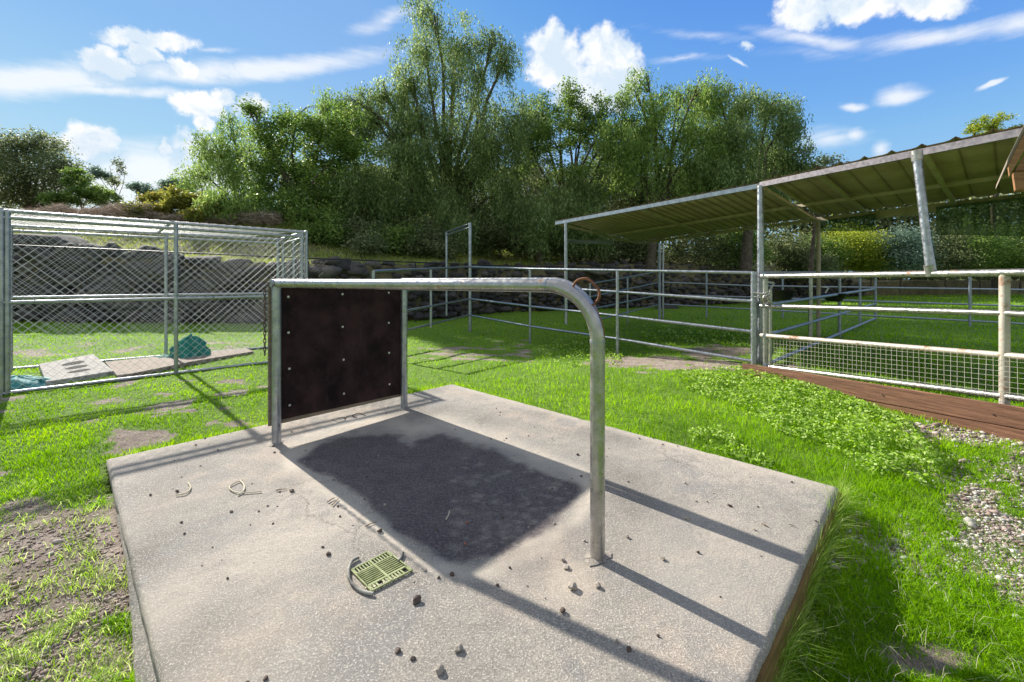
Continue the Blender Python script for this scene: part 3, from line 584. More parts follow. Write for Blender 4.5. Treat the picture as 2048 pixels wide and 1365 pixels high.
for px, py, r, k, lab in [(583,984,.016,0,'round brown pebble right of the short dark twig'),(355,984,.012,0,'dark pebble touching the leftmost curved stalk'),(650,948,.012,2,'pale pebble on the left edge of the panel shadow'),
    (770,1012,.013,2,'whitish pebble inside the dark stain above the drain'),(934,1047,.012,4,'reddish pebble in the middle of the dark stain'),(930,1089,.010,4,'small reddish pebble near the lower tip of the stain'),
    (760,1064,.016,0,'angular dark pebble beside the straight twig'),(657,1111,.014,0,'dark pebble left of the drain grate'),(832,1206,.021,0,'largest dark pebble just below and right of the drain grate'),
    (918,1301,.020,2,'pale pebble midway between the bottom edge and the drain'),(880,1343,.022,2,'wedge shaped pebble closest to the bottom edge'),(796,1304,.013,0,'dark pebble left of the wedge shaped one'),(825,1320,.010,0,'small dark pebble between the two larger bottom pebbles'),
    (1146,1178,.026,2,'largest pale pebble on the slab, left below the near rack leg'),(1196,1174,.019,2,'two toned pebble right below the near rack leg'),(1134,1138,.016,3,'pale pebble left of the foot of the near rack leg'),(1126,1123,.014,2,'smaller pale pebble just above another left of the near leg'),
    (1254,1075,.014,2,'pale pebble right of the near rack leg above its shadow'),(1326,1120,.015,2,'pale pebble between the two long shadow bars'),(1376,1039,.014,2,'pale pebble lying in the upper shadow bar'),(1396,1106,.010,0,'dark sliver pebble right of the one between the bars'),
    (1125,1224,.015,0,'dark pebble in line below the largest pale pebble'),(1234,1284,.010,3,'small white pebble between the two lower shadow bars'),(1460,1014,.013,0,'dark chip high on the right part of the slab'),(1155,911,.013,0,'dark chip in the sun left of the far hoop shadow'),
    (1020,1137,.008,0,'dark pebble just right of the tip of the stain'),(905,1152,.012,0,'dark pebble under the lower tip of the stain'),(850,1143,.010,2,'pale pebble just right of the drain grate'),(645,1096,.008,0,'tiny dark pebble above the one left of the drain'),
    (547,893,.014,0,'dark pebble at the foot of the left rack post'),(549,906,.013,2,'pale pebble just in front of the left rack post'),(1169,1083,.011,3,'pale pebble touching the left side of the near leg'),(1257,1302,.011,0,'dark reddish chip near the lowest shadow bar'),(877,1157,.009,0,'small dark pebble between the drain and the stain tip')]:
    pebble(px, py, r*(.8 if k > 1 else .95), k, lab, GP)
for i in range(110):
    w_ = rng.random(2); q = A_+(B_-A_)*w_[0]+(D_-A_)*w_[1]; px, py = proj(q[0], q[1], SZ)
    if py > 1380 or py < 800: continue
    pebble(float(px), float(py), rng.uniform(.003, .0095), int(rng.choice([0, 0, 1, 2])), 'tiny stone grain on the concrete slab', 'tiny stone grains on the slab')

# ------------------------------------------------------------------ dog kennel
KZ = .14; KT = 2.15
def kf(px): # front line
    t0 = (0, 4.62); t1 = (613, 6.77); Y = iY(px, t0, t1); return np.array([(px-CX)/F*Y, Y])
def kr(px):
    Y = iY(px, (0, 5.85), (566, 7.95)); return np.array([(px-CX)/F*Y, Y])
kx0, kx1 = kf(-330), kf(613); rx0, rx1 = kr(-330), kr(566)
ken = thing('dog_kennel', 'long galvanized chain link kennel with a mesh roof on the lawn', 'kennel', (kx0[0], kx0[1], KZ))
def pt(q, z): return (q[0], q[1], z)
def tubes(name, segs, r, mat, parent, n=10):
    for s_ in segs: mb = MB(); mb.tube(list(s_), r, n); mb.build(name, mat, parent)
front_posts = [kf(p) for p in (-330, 3, 15, 352, 604, 613)]; rear_posts = [kr(p) for p in (-330, 21, 332, 556, 566)]
tubes('post', [[pt(q, KZ-.05), pt(q, KT)] for q in front_posts+rear_posts], .024, M['galv'], ken)
mid_r = .5*(kx1+rx1); tubes('post', [[pt(mid_r, KZ), pt(mid_r, KT)]], .02, M['galv'], ken)
for z in (KZ+.02, 1.15, KT-.07, KT):
    tubes('rail', [[pt(kx0, z), pt(kx1, z)], [pt(rx0, z), pt(rx1, z)], [pt(kx1, z), pt(rx1, z)]], .021, M['galv'], ken)
for p in (3, 345, 613): a_ = kf(p); b_ = kr(p*.92); tubes('roof_bar', [[pt(a_, KT+.02), pt(b_, KT+.02)]], .018, M['galv'], ken)
def chainlink(name, a, b, z0, z1, pitch, r, mat, parent, roof=None):
    """diamond wire between plan points a and b from z0 to z1; roof=(c,d): the sheet a-b-c-d lies flat"""
    mb = MB(); a = np.array(a); b = np.array(b); Ln = np.linalg.norm(b-a); H = z1-z0; asp = 1.0
    if roof is not None: c = np.array(roof); H = np.linalg.norm(c-a)
    def W_(s, h):
        q = a+(b-a)*s/Ln
        if roof is not None: q = q+(c-a)*h/H; return (q[0], q[1], z0)
        return (q[0], q[1], z0+h)
    k = -H
    while k < Ln:
        s0, h0, s1, h1 = k, 0, k+H, H
        if s0 < 0: h0 = -s0; s0 = 0
        if s1 > Ln: h1 -= (s1-Ln); s1 = Ln
        if h1 > h0:
            mb.wire(W_(s0, h0), W_(s1, h1), r); mb.wire(W_(s0, H-h0), W_(s1, H-h1), r)
        k += pitch
    return mb.build(name, mat, parent)
chainlink('mesh_panel', kx0, kx1, KZ+.02, KT-.05, .094, .0017, M['wire'], ken)
chainlink('mesh_panel', rx0, rx1, KZ+.02, KT-.05, .105, .0017, M['wire'], ken)
chainlink('mesh_panel', kx1, rx1, KZ+.02, KT-.05, .094, .0017, M['wire'], ken)
chainlink('mesh_roof', kx0, kx1, KT+.03, KT+.03, .105, .0019, M['wire'], ken, roof=rx0)
# things in the kennel
bk = [P(75,724,0), ]
def gpt(px, py, z): return PZ(px, py, z)
ca, cb_, cc_, cd = gpt(78,728,.22), gpt(187,708,.22), gpt(228,742,.20), gpt(92,764,.20)
ctr = (ca+cb_+cc_+cd)/4; blk = thing('cinder_block', 'pale concrete block with three oval holes lying on its side inside the kennel', 'concrete block', (ctr[0], ctr[1], KZ))
mb = MB(); mb.add([ca, cb_, cc_, cd]+[q-[0, 0, .17] for q in (ca, cb_, cc_, cd)], [(0,3,2,1),(4,5,6,7),(0,1,5,4),(1,2,6,5),(2,3,7,6),(3,0,4,7)]); mb.build('body', M['block'], blk, bevel=.008)
def bq(u, v): return (ca*(1-u)*(1-v)+cb_*u*(1-v)+cc_*u*v+cd*(1-u)*v)+np.array([0, 0, .002])
for (cv, w_, h_) in ((.33,.20,.085),(.56,.19,.07),(.76,.19,.055)):
    mb = MB(); q = [bq(.52+w_*math.cos(2*math.pi*k/18), cv+h_*math.sin(2*math.pi*k/18)) for k in range(18)]; mb.add(q, [tuple(range(18))]); mb.build('hole_shade', M['dark'], blk)  # flat dark oval on the block face, painted shade of a hole
pa, pb, pc, pd = gpt(210,724,.19), gpt(492,697,.19), gpt(508,703,.19), gpt(236,753,.19)
mb = MB()
pl = [pa, (pa+pb)/2+[0,0,.01], pb, pc, (pc+pd)/2+[0,0,.02], pd]; n_ = 6
mb.add(pl+[q-[0, 0, .035] for q in pl], [tuple(range(6))[::-1], tuple(range(6, 12))]+[(i, (i+1) % 6, 6+(i+1) % 6, 6+i) for i in range(6)])
tag(mb.build('wooden_board', M['greywood'], bevel=.004), 'long weathered grey board lying flat inside the kennel beside the concrete block', 'board')
def lump(name, ctr, rx, ry, rz, mat, label, cat, seed, dr=0.0):
    nu_, nv_ = 40, 22; V = []; 
    for j in range(nv_+1):
        ph = math.pi/2*j/nv_
        for i in range(nu_):
            th = 2*math.pi*i/nu_; k = 1+.16*math.sin(5*th+seed+3*ph)+.10*math.sin(11*th+seed*2-6*ph)+.08*math.sin(17*th+9*ph)
            skirt = 1+dr*(1-math.sin(ph))**4
            V.append((ctr[0]+rx*math.cos(ph)*math.cos(th)*k*skirt, ctr[1]+ry*math.cos(ph)*math.sin(th)*k*skirt, ctr[2]+rz*math.sin(ph)**.8*(1+.08*math.sin(7*th+seed))))
    Fq = []
    for j in range(nv_):
        for i in range(nu_): Fq.append((j*nu_+i, j*nu_+(i+1) % nu_, (j+1)*nu_+(i+1) % nu_, (j+1)*nu_+i))
    mb = MB(); mb.add(V, Fq, True); return mb.build(name, mat)
q = gpt(381,712,.19); nb_ = lump('netting_bundle', (q[0], q[1], .18), .20, .20, .31, M['green_net'], '', '', 1., .35)
tag(nb_, 'knotted bundle of dark green netting on the board inside the kennel', 'netting')
mb = MB(); k0 = np.array([q[0]-.02, q[1], .46])
for k in range(5): mb.tube([k0+rng.normal(0, .02, 3), k0+rng.normal(0, .03, 3)+[0,0,.05]], .013, 6)
mb.build('knot', M['teal_net'], nb_)
q = gpt(338,714,.19); w_ = lump('netting_heap', (q[0], q[1], .17), .17, .14, .06, M['green_net'], '', '', 2.3, .3); tag(w_, 'flat green netting trailing left from the knotted bundle', 'netting')
q = gpt(35,770,.15); w_ = lump('netting_heap', (q[0], q[1], .13), .36, .16, .12, M['teal_net'], '', '', 4.1, .3); tag(w_, 'pale teal netting heaped at the left post of the kennel', 'netting')
# ------------------------------------------------------------------ pipe corral
def fence(name, label, cat, posts, rails, mats=('galv', 'galv'), pr=.03, rr=.024, group=None):
    p0 = posts[0]; b = P(p0[0], p0[3], p0[1]); o = thing(name, label, cat, b, group)
    for (px, Y, yt, yb, *rest) in posts:
        mb = MB(); a = P(px, yt, Y); e = P(px, yb, Y); r_ = rest[0] if rest else pr; mb.tube([(a[0], a[1], e[2]-.12), (a[0], a[1], a[2])], r_, 12); mb.build('post', M[rest[1] if len(rest) > 1 else mats[0]], o)
    for rl in rails:
        mb = MB(); r_ = rr; mt = mats[1]
        if isinstance(rl, tuple): rl, r_, mt = rl
        mb.tube([P(*q) for q in rl], r_, 12); mb.build('rail', M[mt], o)
    return o
Yc = 11.9; Yd = iY(1060, (940, 11.9), (1508, 6.5)); Yf = iY(1235, (940, 11.9), (1508, 6.5)); Ye = iY(1132, (940, 11.9), (1508, 6.5)); Yb = iY(862, (747, 7.6), (940, 11.9))
fence('pipe_fence', 'galvanized pipe rail fence meeting the tall gate frame from the left, behind the black panel', 'fence',
      [(747,7.6,543,705),(862,Yb,540,645)], [[(747,543,7.6),(940,534,Yc)],[(747,590,7.6),(940,566,Yc)],[(747,634,7.6),(940,598,Yc)],[(747,677,7.6),(940,630,Yc)]])
fence('pipe_fence', 'long galvanized pipe rail fence from the tall gate frame to the shelter post', 'fence',
      [(1060,Yd,540,693),(1235,Yf,541,712),(1508,6.5,544,728,.045)],
      [[(940,534,Yc),(1060,538,Yd),(1508,546,6.5)],[(940,566,Yc),(1060,573,Yd),(1235,584,Yf),(1508,603,6.5)],[(940,598,Yc),(1060,613,Yd),(1235,632,Yf),(1508,664,6.5)],[(940,631,Yc),(1060,653,Yd),(1235,678,Yf),(1508,723,6.5)]], rr=.026)
tg = fence('tall_gate', 'tall galvanized gate frame with double header bar above the pipe fence corner', 'gate',
      [(940,Yc,446,668,.045),(893,13.6,465,624,.035)], [[(940,448,Yc),(893,465,13.6)],[(940,455,Yc),(893,471,13.6)]], rr=.028)
Yr0, Yr1 = iY(1205, (1180, 12.), (1320, 16.5)), 16.5
fence('pipe_fence', 'pipe fence on the far side of the pen under the left roof section', 'fence',
      [(1180,12.,567,655),(1255,iY(1255,(1180,12.),(1320,16.5)),556,640)],
      [[(1180,568,12.),(1320,543,16.5)],[(1180,594,12.),(1320,565,16.5)],[(1180,619,12.),(1320,590,16.5)],[(1180,644,12.),(1320,609,16.5)]], group=None)
fence('pipe_fence', 'blue grey pipe fence running across the back of the pens to the right edge', 'fence',
      [(1413,15.,546,638),(1565,14.2,548,632),(1720,12.,549,660),(1940,11.2,549,676),(2250,10,548,690)],
      [[(1325,545,16.3),(2250,546,10)],[(1325,565,16.3),(1505,572,14.4),(2048,580,10.8),(2250,584,10)],[(1325,590,16.3),(1505,595,14.4),(2048,613,10.8),(2250,619,10)],[(1325,609,16.3),(1505,619,14.4),(2048,648,10.8),(2250,660,10)]], mats=('bluepipe','bluepipe'))
dv = lambda px: iY(px, (1529, 6.3), (1751, 12.8))
fence('pipe_fence', 'pipe divider fence running away from the gate hinge between two pens', 'fence',
      [(1621,dv(1621),552,682,.035,'galv2'),(1679,dv(1679),550,665,.03),(1751,12.8,548,640)],
      [[(1529,550,6.3),(1751,548,12.8)],[(1529,611,6.3),(1751,578,12.8)],[(1529,672,6.3),(1751,608,12.8)],[(1529,731,6.3),(1751,637,12.8)]], mats=('bluepipe','bluepipe'), rr=.028)
# near gate with welded mesh
ng = lambda px: iY(px, (1530, 6.35), (2008, 3.9))
gate = fence('mesh_gate', 'wide pipe gate with square welded mesh along its lower third behind the red board', 'gate',
      [(1531,6.35,556,728,.035,'galv2'),(1541,6.25,580,728,.022,'galv2'),(2009,3.9,549,812,.037,'rusty')],
      [([(1524,553,6.38),(2008,546,3.9),(2300,542,3.1)], .036, 'galv2'),([(1522,612,6.4),(2008,627,3.9),(2300,640,3.1)], .030, 'galv2'),([(1522,671,6.4),(2008,711,3.9),(2300,738,3.1)], .030, 'rusty'),([(1530,733,6.35),(2008,793,3.9),(2300,832,3.1)], .030, 'galv2')], mats=('galv2','galv2'))
mb = MB(); g0 = P(1530,670,6.35); g1 = P(2300,738,3.1); b0 = P(1530,734,6.35); b1 = P(2300,832,3.1); Lg = np.linalg.norm((g1-g0)[:2])
nvw = int(Lg/.052)
for k in range(nvw+1):
    t_ = k/nvw; a = g0*(1-t_)+g1*t_; e = b0*(1-t_)+b1*t_; j = rng.normal(0, .003, 2); mb.wire(a+[j[0], 0, .02], e+[j[1], 0, -.01], .0019)
for k in range(9):
    t_ = k/8; mb.wire(g0*(1-t_)+b0*t_, g1*(1-t_)+b1*t_, .0015)
mb.build('welded_mesh', M['mesh2'], gate)
mb = MB(); c0 = P(1531,590,6.25)
for k in range(5): mb.tube([c0+rng.normal(0, .035, 3), c0+rng.normal(0, .045, 3)+[0, 0, -.06], c0+rng.normal(0, .03, 3)+[.02, 0, -.12]], .012, 6)
mb.tube([P(1506,586,6.42), P(1540,590,6.25)], .018, 8); mb.tube([P(1508,594,6.42), P(1538,598,6.25)], .013, 8); mb.build('latch_chain', M['galv2'], gate)
# feeder tubs
def tub(px, py, Y, label, s=1.):
    c = P(px, py, Y); o = thing('feed_tub', label, 'feed tub', c); mb = MB(); prof = [(.0, -.17), (.13, -.17), (.19, -.10), (.225, .0), (.235, .0), (.235, .012), (.215, .012), (.18, -.09), (.12, -.15), (0, -.15)]
    n = 20; V = []; 
    for r_, z_ in prof:
        for k in range(n): a_ = 2*math.pi*k/n; V.append((c[0]+r_*s*math.cos(a_), c[1]+r_*s*math.sin(a_), c[2]+z_*s))
    mb.add(V, [(j*n+k, j*n+(k+1) % n, (j+1)*n+(k+1) % n, (j+1)*n+k) for j in range(len(prof)-1) for k in range(n)], True); mb.build('bowl', M['feeder'], o)
    mb = MB(); mb.beam((c[0]-.2*s, c[1], c[2]+.01), (c[0]-.12*s, c[1], c[2]+.14), .012, .03); mb.beam((c[0]-.12*s, c[1], c[2]+.14), (c[0]-.28*s, c[1], c[2]+.16), .012, .03); mb.build('bracket', M['wire'], o)
tub(1562, 582, 7.6, 'black rubber feed tub hooked on the rail just right of the gate latch'); tub(1668, 588, 9.6, 'second black feed tub hanging further along the divider fence')
# red board
mb = MB(); b0 = P(1484,727,6.02); b1 = P(2048,817,3.66); dd = (b1-b0); b2 = b0+dd*1.5
def vq(p, z): return (p[0], p[1], z)
mid = b0+dd*.75
dvec = dd[:2]/np.linalg.norm(dd[:2]); nv_ = np.array([-dvec[1], dvec[0]])
if nv_[0] < 0: nv_ = -nv_
vv = []
for p in (b0, b2):
    for off, z in ((0, p[2]), (0, p[2]-.185), (.045, p[2]-.185), (.045, p[2])): vv.append((p[0]+nv_[0]*off, p[1]+nv_[1]*off, z))
mb.add(vv, [(0,1,2,3),(7,6,5,4),(0,4,5,1),(1,5,6,2),(2,6,7,3),(3,7,4,0)]); rb = mb.build('retaining_board', M['board'], bevel=.004)
mb = MB(); vv = []
for p in (b0+dd*.004, b2):
    for off, z in ((.006, p[2]-.190), (.006, -.10), (.045, -.10), (.045, p[2]-.190)): vv.append((p[0]+nv_[0]*off, p[1]+nv_[1]*off, z))
mb.add(vv, [(0,1,2,3),(7,6,5,4),(0,4,5,1),(1,5,6,2),(2,6,7,3),(3,7,4,0)]); mb.build('lower_plank', M['board'], rb, bevel=.003)
tag(rb, 'long reddish brown timber board on edge at the foot of the mesh gate', 'board')
for t_ in (.04, .30, .62, .93):
    p = b0+dd*t_; mb = MB(); q = np.array([p[0]-nv_[0]*.001, p[1]-nv_[1]*.001, p[2]-.10]); mb.tube([q, q-np.array([nv_[0], nv_[1], 0])*.006], .008, 8); mb.build('nail', M['chain'], rb)
# ------------------------------------------------------------------ pole shelter
FL, FM, FR = P(1112,447,9.7), P(1521,372,6.55), P(2035,270,4.05); RL, RM, RR = P(1275,487,15.2), P(1633,440,9.5), P(2048,394,6.7)
FE = FR+(FR-FM)*.55; RE = RR+(RR-RM)*.5
sh = thing('pole_shelter', 'open pipe post shelter with an olive corrugated sheet roof over the pens', 'shelter', P(1521,728,6.55))
def roofsheet(f0, f1, r0, r1, pitch, amp, lift, sharp=False):
    nl = int(np.linalg.norm(f1-f0)/pitch*6); nw = 6; V = []; Fq = []; TT = []
    for j in range(nw+1):
        for i in range(nl+1):
            u_ = i/nl; v_ = j/nw; q = (f0*(1-u_)+f1*u_)*(1-v_)+(r0*(1-u_)+r1*u_)*v_; s_ = u_*np.linalg.norm(f1-f0)/pitch
            w_ = (max(0, math.cos(2*math.pi*s_)-.55)*2.2 if sharp else math.cos(2*math.pi*s_)*.5+.5); V.append((q[0], q[1], q[2]+lift+amp*w_)); TT.append(w_)  # wave height also drives the painted rib shade
    for j in range(nw):
        for i in range(nl): a_ = j*(nl+1)+i; Fq.append((a_, a_+1, a_+nl+2, a_+nl+1))
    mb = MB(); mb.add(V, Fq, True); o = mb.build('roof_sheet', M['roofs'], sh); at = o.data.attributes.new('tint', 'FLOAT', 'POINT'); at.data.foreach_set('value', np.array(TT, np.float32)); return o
j1 = FM+(FL-FM)*.008; j2 = RM+(RL-RM)*.008
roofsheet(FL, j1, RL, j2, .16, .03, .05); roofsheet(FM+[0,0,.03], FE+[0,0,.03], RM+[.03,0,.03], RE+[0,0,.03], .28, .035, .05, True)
def rb_(a, b, w, h, mat='roofbeam', name='rafter'): mb = MB(); mb.beam(a, b, w, h); return mb.build(name, M[mat], sh)
rb_(FL, FM-[0,0,.0], .04, .07, 'galv', 'front_beam'); rb_(FM+[0,0,.015], FE+[0,0,.015], .05, .075, 'fascia', 'front_beam')
rb_(RL, RM, .05, .07, name='rear_beam'); rb_(RM, RE, .05, .10, name='rear_beam')
mid = lambda a, b, t_: a*(1-t_)+b*t_
rb_(mid(FL,RL,.52), mid(FM,RM,.52), .05, .06, name='purlin'); rb_(mid(FM,RM,.52), mid(FE,RE,.52), .045, .05, name='purlin')
for t_ in (0.0, .5): rb_(mid(FL,FM,t_), mid(RL,RM,t_), .05, .06)
rb_(FM-[.03,0,0], RM-[.03,0,0], .06, .05); rb_(FM+[.12,-.1,.03], RM+[.12,-.1,.03], .03, .05)
for t_ in (.32, .74, 1.0, 1.3): rb_(mid(FM,FR,t_), mid(RM,RR,t_), .05, .05)
def spost(a, zb, r, mat='galv'):
    mb = MB(); mb.tube([(a[0], a[1], zb), (a[0], a[1], a[2])], r, 12); mb.build('post', M[mat], sh)
e_ = P(1132,447,9.45); spost(e_, P(0,640,9.45)[2]-.1, .038); spost(FM, P(0,728,6.55)[2]-.1, .045)
q = P(1319,487,15.); spost(q, -.1, .045, 'bluepipe'); q = P(1326,487,15.); spost(q, -.1, .035); q = P(1637,440,9.5); spost(q, -.05, .04, 'roofbeam')
mb = MB(); mb.tube([P(1833,306,4.5), P(1861,549,ng(1861))], [.039, .036], 14); mb.build('leaning_brace', M['galv'], sh)
mb = MB(); mb.tube([P(1845,420,4.62), P(1867,548,ng(1861)+.1)], .03, 12); mb.build('leaning_brace', M['galv2'], sh)
mb = MB(); mb.tube([P(1833,302,4.5), P(1835,322,4.5)], .05, 12); mb.build('clamp', M['galv2'], sh); mb = MB(); mb.tube([P(1858,530,ng(1861)), P(1862,552,ng(1861))], .046, 12); mb.build('clamp', M['galv2'], sh)
mb = MB(); mb.tube([P(1134,482,9.5), P(1225,484,12.)], .025, 8); mb.tube([P(1134,486,9.5), P(1225,488,12.)], .02, 8); mb.build('side_bar', M['galv'], sh)
# hanging fibreglass sheets at the rear
def curtain(pxa, pxb, yt0, yt1, yb0, yb1, Ya, Yb_, label):
    n = 60; V = []
    for j in range(2):
        for i in range(n+1):
            t_ = i/n; px = pxa+(pxb-pxa)*t_; Y = iY(px, (pxa, Ya), (pxb, Yb_)); py = (yt0*(1-t_)+yt1*t_) if j == 0 else (yb0*(1-t_)+yb1*t_)
            q = P(px, py, Y); w_ = .02*math.sin(i*math.pi/2.5); V.append((q[0]+w_*.7, q[1]+w_, q[2]))
    mb = MB(); mb.add(V, [(i, i+1, n+2+i, n+1+i) for i in range(n)], True); o = mb.build('hanging_sheet', M['fibre'], sh); o['label'] = label
curtain(1640, 1752, 442, 428, 463, 462, 9.4, 8.4, 'short dark green corrugated sheet hanging by the rear post')
curtain(1872, 2250, 414, 372, 470, 476, 7.6, 5.6, 'long translucent green corrugated sheet hanging at the right')
rb_(P(1752,432,8.5), P(1880,420,7.6), .05, .10, 'roofbeam', 'rear_beam')
# ------------------------------------------------------------------ barn eave
be = thing('barn_eave', 'brown timber eave corner of a barn poking in at the upper right edge', 'barn eave', P(2040,380,2.6))
def plate(name, pxs, Y0, Y1, mat, bev=.004):
    a = [P(x, y, Y0) for x, y in pxs]; c = [q+np.array([.72, .69, 0])*(Y1-Y0) for q in a]; n = len(a); mb = MB()
    mb.add(a+c, [tuple(range(n)), tuple(range(n, 2*n))[::-1]]+[(i, n+i, n+(i+1) % n, (i+1) % n) for i in range(n)]); mb.build(name, M[mat], be, bevel=bev)
plate('fascia_board', [(2019,352),(2016,330),(2160,40),(2170,90)], 2.60, 2.66, 'wood')
plate('roof_edge', [(2013,330),(2015,318),(2160,20),(2163,33)], 2.57, 3.6, 'greywood')
plate('rafter_tail', [(2026,345),(2031,380),(2200,380),(2200,340)], 2.68, 2.78, 'wood')
plate('soffit_board', [(2030,342),(2060,290),(2180,60),(2200,342)], 2.80, 2.84, 'wood')
# ------------------------------------------------------------------ bank, stone wall, black fence
WP = np.array([(-60,16),(-30,13.6),(-15,12.6),(-10,12.5),(-6.8,12.8),(-3.3,14.8),(-.6,18.2),(5.5,20.5),(11,22.5),(17,26),(24,29),(60,34)], float)
WT = np.array([2.5,2.4,2.2,1.98,1.85,1.9,2.0,2.15,2.1,1.6,1.1,1.0])
seg = np.r_[0, np.cumsum(np.linalg.norm(np.diff(WP, axis=0), axis=1))]
def wall_at(s):
    x = np.interp(s, seg, WP[:, 0]); y = np.interp(s, seg, WP[:, 1]); z = np.interp(s, seg, WT); return x, y, z
ns = 260; nt_ = 50; ssamp = np.linspace(0, seg[-1], ns); tt = np.r_[np.linspace(0, 10, 30), np.geomspace(10.6, 400, nt_-30)]
wx, wy, wz = wall_at(ssamp)
def bank_h(x, y, w, t):
    left = ss(-4, -9, x); rise = (2.0*left+1.1*(1-left))*ss(0, 6.5, t)+.3*ss(6, 20, t)*(1-.0*left)
    rise = rise*ss(30, 18, x)+.25*(1-ss(30, 18, x)); rise = rise*(1-.6*ss(25, 120, t))
    return w+rise+.25*(fbm(x*.5, y*.5, 91)-.5)*np.clip(t, 0, 1)
BX = wx[None, :]+tt[:, None]*(wx[None, :]*0.02)/1; BY = wy[None, :]+tt[:, None]; BT = np.repeat(tt[:, None], ns, 1)
BZ = bank_h(BX.ravel(), BY.ravel(), np.repeat(wz[None, :], nt_, 0).ravel(), BT.ravel())
BX = np.r_[wx[None, :], BX]; BY = np.r_[wy[None, :]+.02, BY]; BZ = np.r_[np.full(ns, -.6), BZ]; nt_ += 1
ii = np.arange(ns*nt_).reshape(nt_, ns); fc = np.stack([ii[:-1, :-1], ii[:-1, 1:], ii[1:, 1:], ii[1:, :-1]], -1).reshape(-1, 4)
tag(np_mesh('bank', np.c_[BX.ravel(), BY.ravel(), BZ], 4, M['bank'], smooth=True, faces=fc), kind='structure')
def bank_z(x, y):
    s_ = np.interp(x, WP[:, 0], seg); xx, yy, zz = wall_at(s_); return float(bank_h(np.array([x]), np.array([y]), np.array([zz]), np.array([max(0, y-yy)]))[0])
import bmesh
def rock_base():
    bm = bmesh.new(); bmesh.ops.create_icosphere(bm, subdivisions=2, radius=1.); V = np.array([v.co[:] for v in bm.verts]); Fq = np.array([[v.index for v in f.verts] for f in bm.faces]); bm.free(); return V, Fq
RV, RF = rock_base()
def rocks(centers, radii, r_, flat=.8, cut=(.5, .8)):
    n = len(centers); Vs = np.empty((n, len(RV), 3))
    for i in range(n):
        V = RV.copy()
        for _ in range(8):
            nrm = r_.normal(0, 1, 3); nrm /= np.linalg.norm(nrm); h_ = r_.uniform(*cut); d = V@nrm; V = V-np.clip(d-h_, 0, None)[:, None]*nrm
        a_ = r_.uniform(0, 6.28); c_, s_ = math.cos(a_), math.sin(a_); V = V*np.array([1, 1, flat]); V = V@np.array([[c_, s_, 0], [-s_, c_, 0], [0, 0, 1]])
        Vs[i] = V*radii[i]+centers[i]
    Fa = (RF[None]+(np.arange(n)*len(RV))[:, None, None]).reshape(-1, 3); return Vs.reshape(-1, 3), Fa
cen = []; rad = []; s = seg[1]-10
while s < seg[-2]:
    x, y, z = wall_at(s); g0 = float(gbase(x, y)[0]); zz = g0; small = x > -5
    while zz < z-.02:
        r_ = rng.uniform(.20, .42) if not small else rng.uniform(.14, .27); cen.append((x+rng.normal(0, .08), y+.15-(.25)*(1-(zz-g0)/(z-g0))+rng.normal(0, .05), zz+r_*.55)); rad.append((r_*rng.uniform(1., 1.5), r_, r_*rng.uniform(.65, .95))); zz += r_*.95
    s += rng.uniform(.28, .46)
for px, py, r_, Y in ((60,480,.75,13.2),(130,492,.7,13.1),(10,482,.7,13.4),(180,500,.45,13),(215,505,.4,12.9),(1190,545,.5,19.8),(1330,620,.5,19.6)):
    q = P(px, py, Y); cen.append(tuple(q)); rad.append((r_*1.4, r_, r_*.6))
Vr, Fr = rocks(cen, rad, rng, .85, (.42, .72)); tint = np.repeat(rng.random(len(cen)), len(RF))
tag(np_mesh('stone_wall', Vr, 3, M['stone'], tint, faces=Fr), 'long dry stacked boulder retaining wall behind the pens and kennel', 'stone wall')
bf = thing('black_fence', 'low black chain link fence running along the front of the stone wall', 'fence', (-15, 12.1, .1))
fp = [(-30,13.1,2.6),(-15,12.1,2.42),(-6.6,12.2,2.05),(-3.2,14.1,1.98),(-.5,17.4,1.98),(5.5,19.8,1.95)]
mb = MB(); mb.tube([q for q in fp], .022, 8); mb.build('rail', M['blackwire'], bf)
for i in range(len(fp)-1):
    a, b = np.array(fp[i]), np.array(fp[i+1]); n = max(1, int(np.linalg.norm(b-a)/2.6))
    for k in range(n): q = a+(b-a)*k/n; mb = MB(); mb.tube([(q[0], q[1], 0), tuple(q)], .022, 8); mb.build('post', M['blackwire'], bf)
    if i < 4: chainlink('mesh_panel', a[:2], b[:2], .1, min(a[2], b[2]), .12, .0022, M['blackwire'], bf)
# ------------------------------------------------------------------ foliage
def diamonds(c, d, ln, w, r_):
    """narrow leaf quads centred c, along d"""
    rnd = r_.normal(0, 1, c.shape); s_ = np.cross(d, rnd); s_ /= np.linalg.norm(s_, axis=1)[:, None]+1e-9
    ln = np.asarray(ln).reshape(-1, 1); w = np.asarray(w).reshape(-1, 1)
    return np.stack([c-d*ln*.5, c+s_*w*.5-d*ln*.08, c+d*ln*.5, c-s_*w*.5-d*ln*.08], 1)
def crown_pts(lobes, r_, nclump):
    cl = []
    vol = np.array([l[3]*l[4]*l[5] for l in lobes])**.67; vol = vol/vol.sum()
    for l, f_ in zip(lobes, vol):
        k = max(3, int(nclump*f_)); d = r_.normal(0, 1, (k, 3)); d /= np.linalg.norm(d, axis=1)[:, None]; rr = r_.random(k)**.45*r_.uniform(.75, 1.22, k)
        cl.append(np.array(l[:3])+d*rr[:, None]*np.array(l[3:6]))
    return np.concatenate(cl)
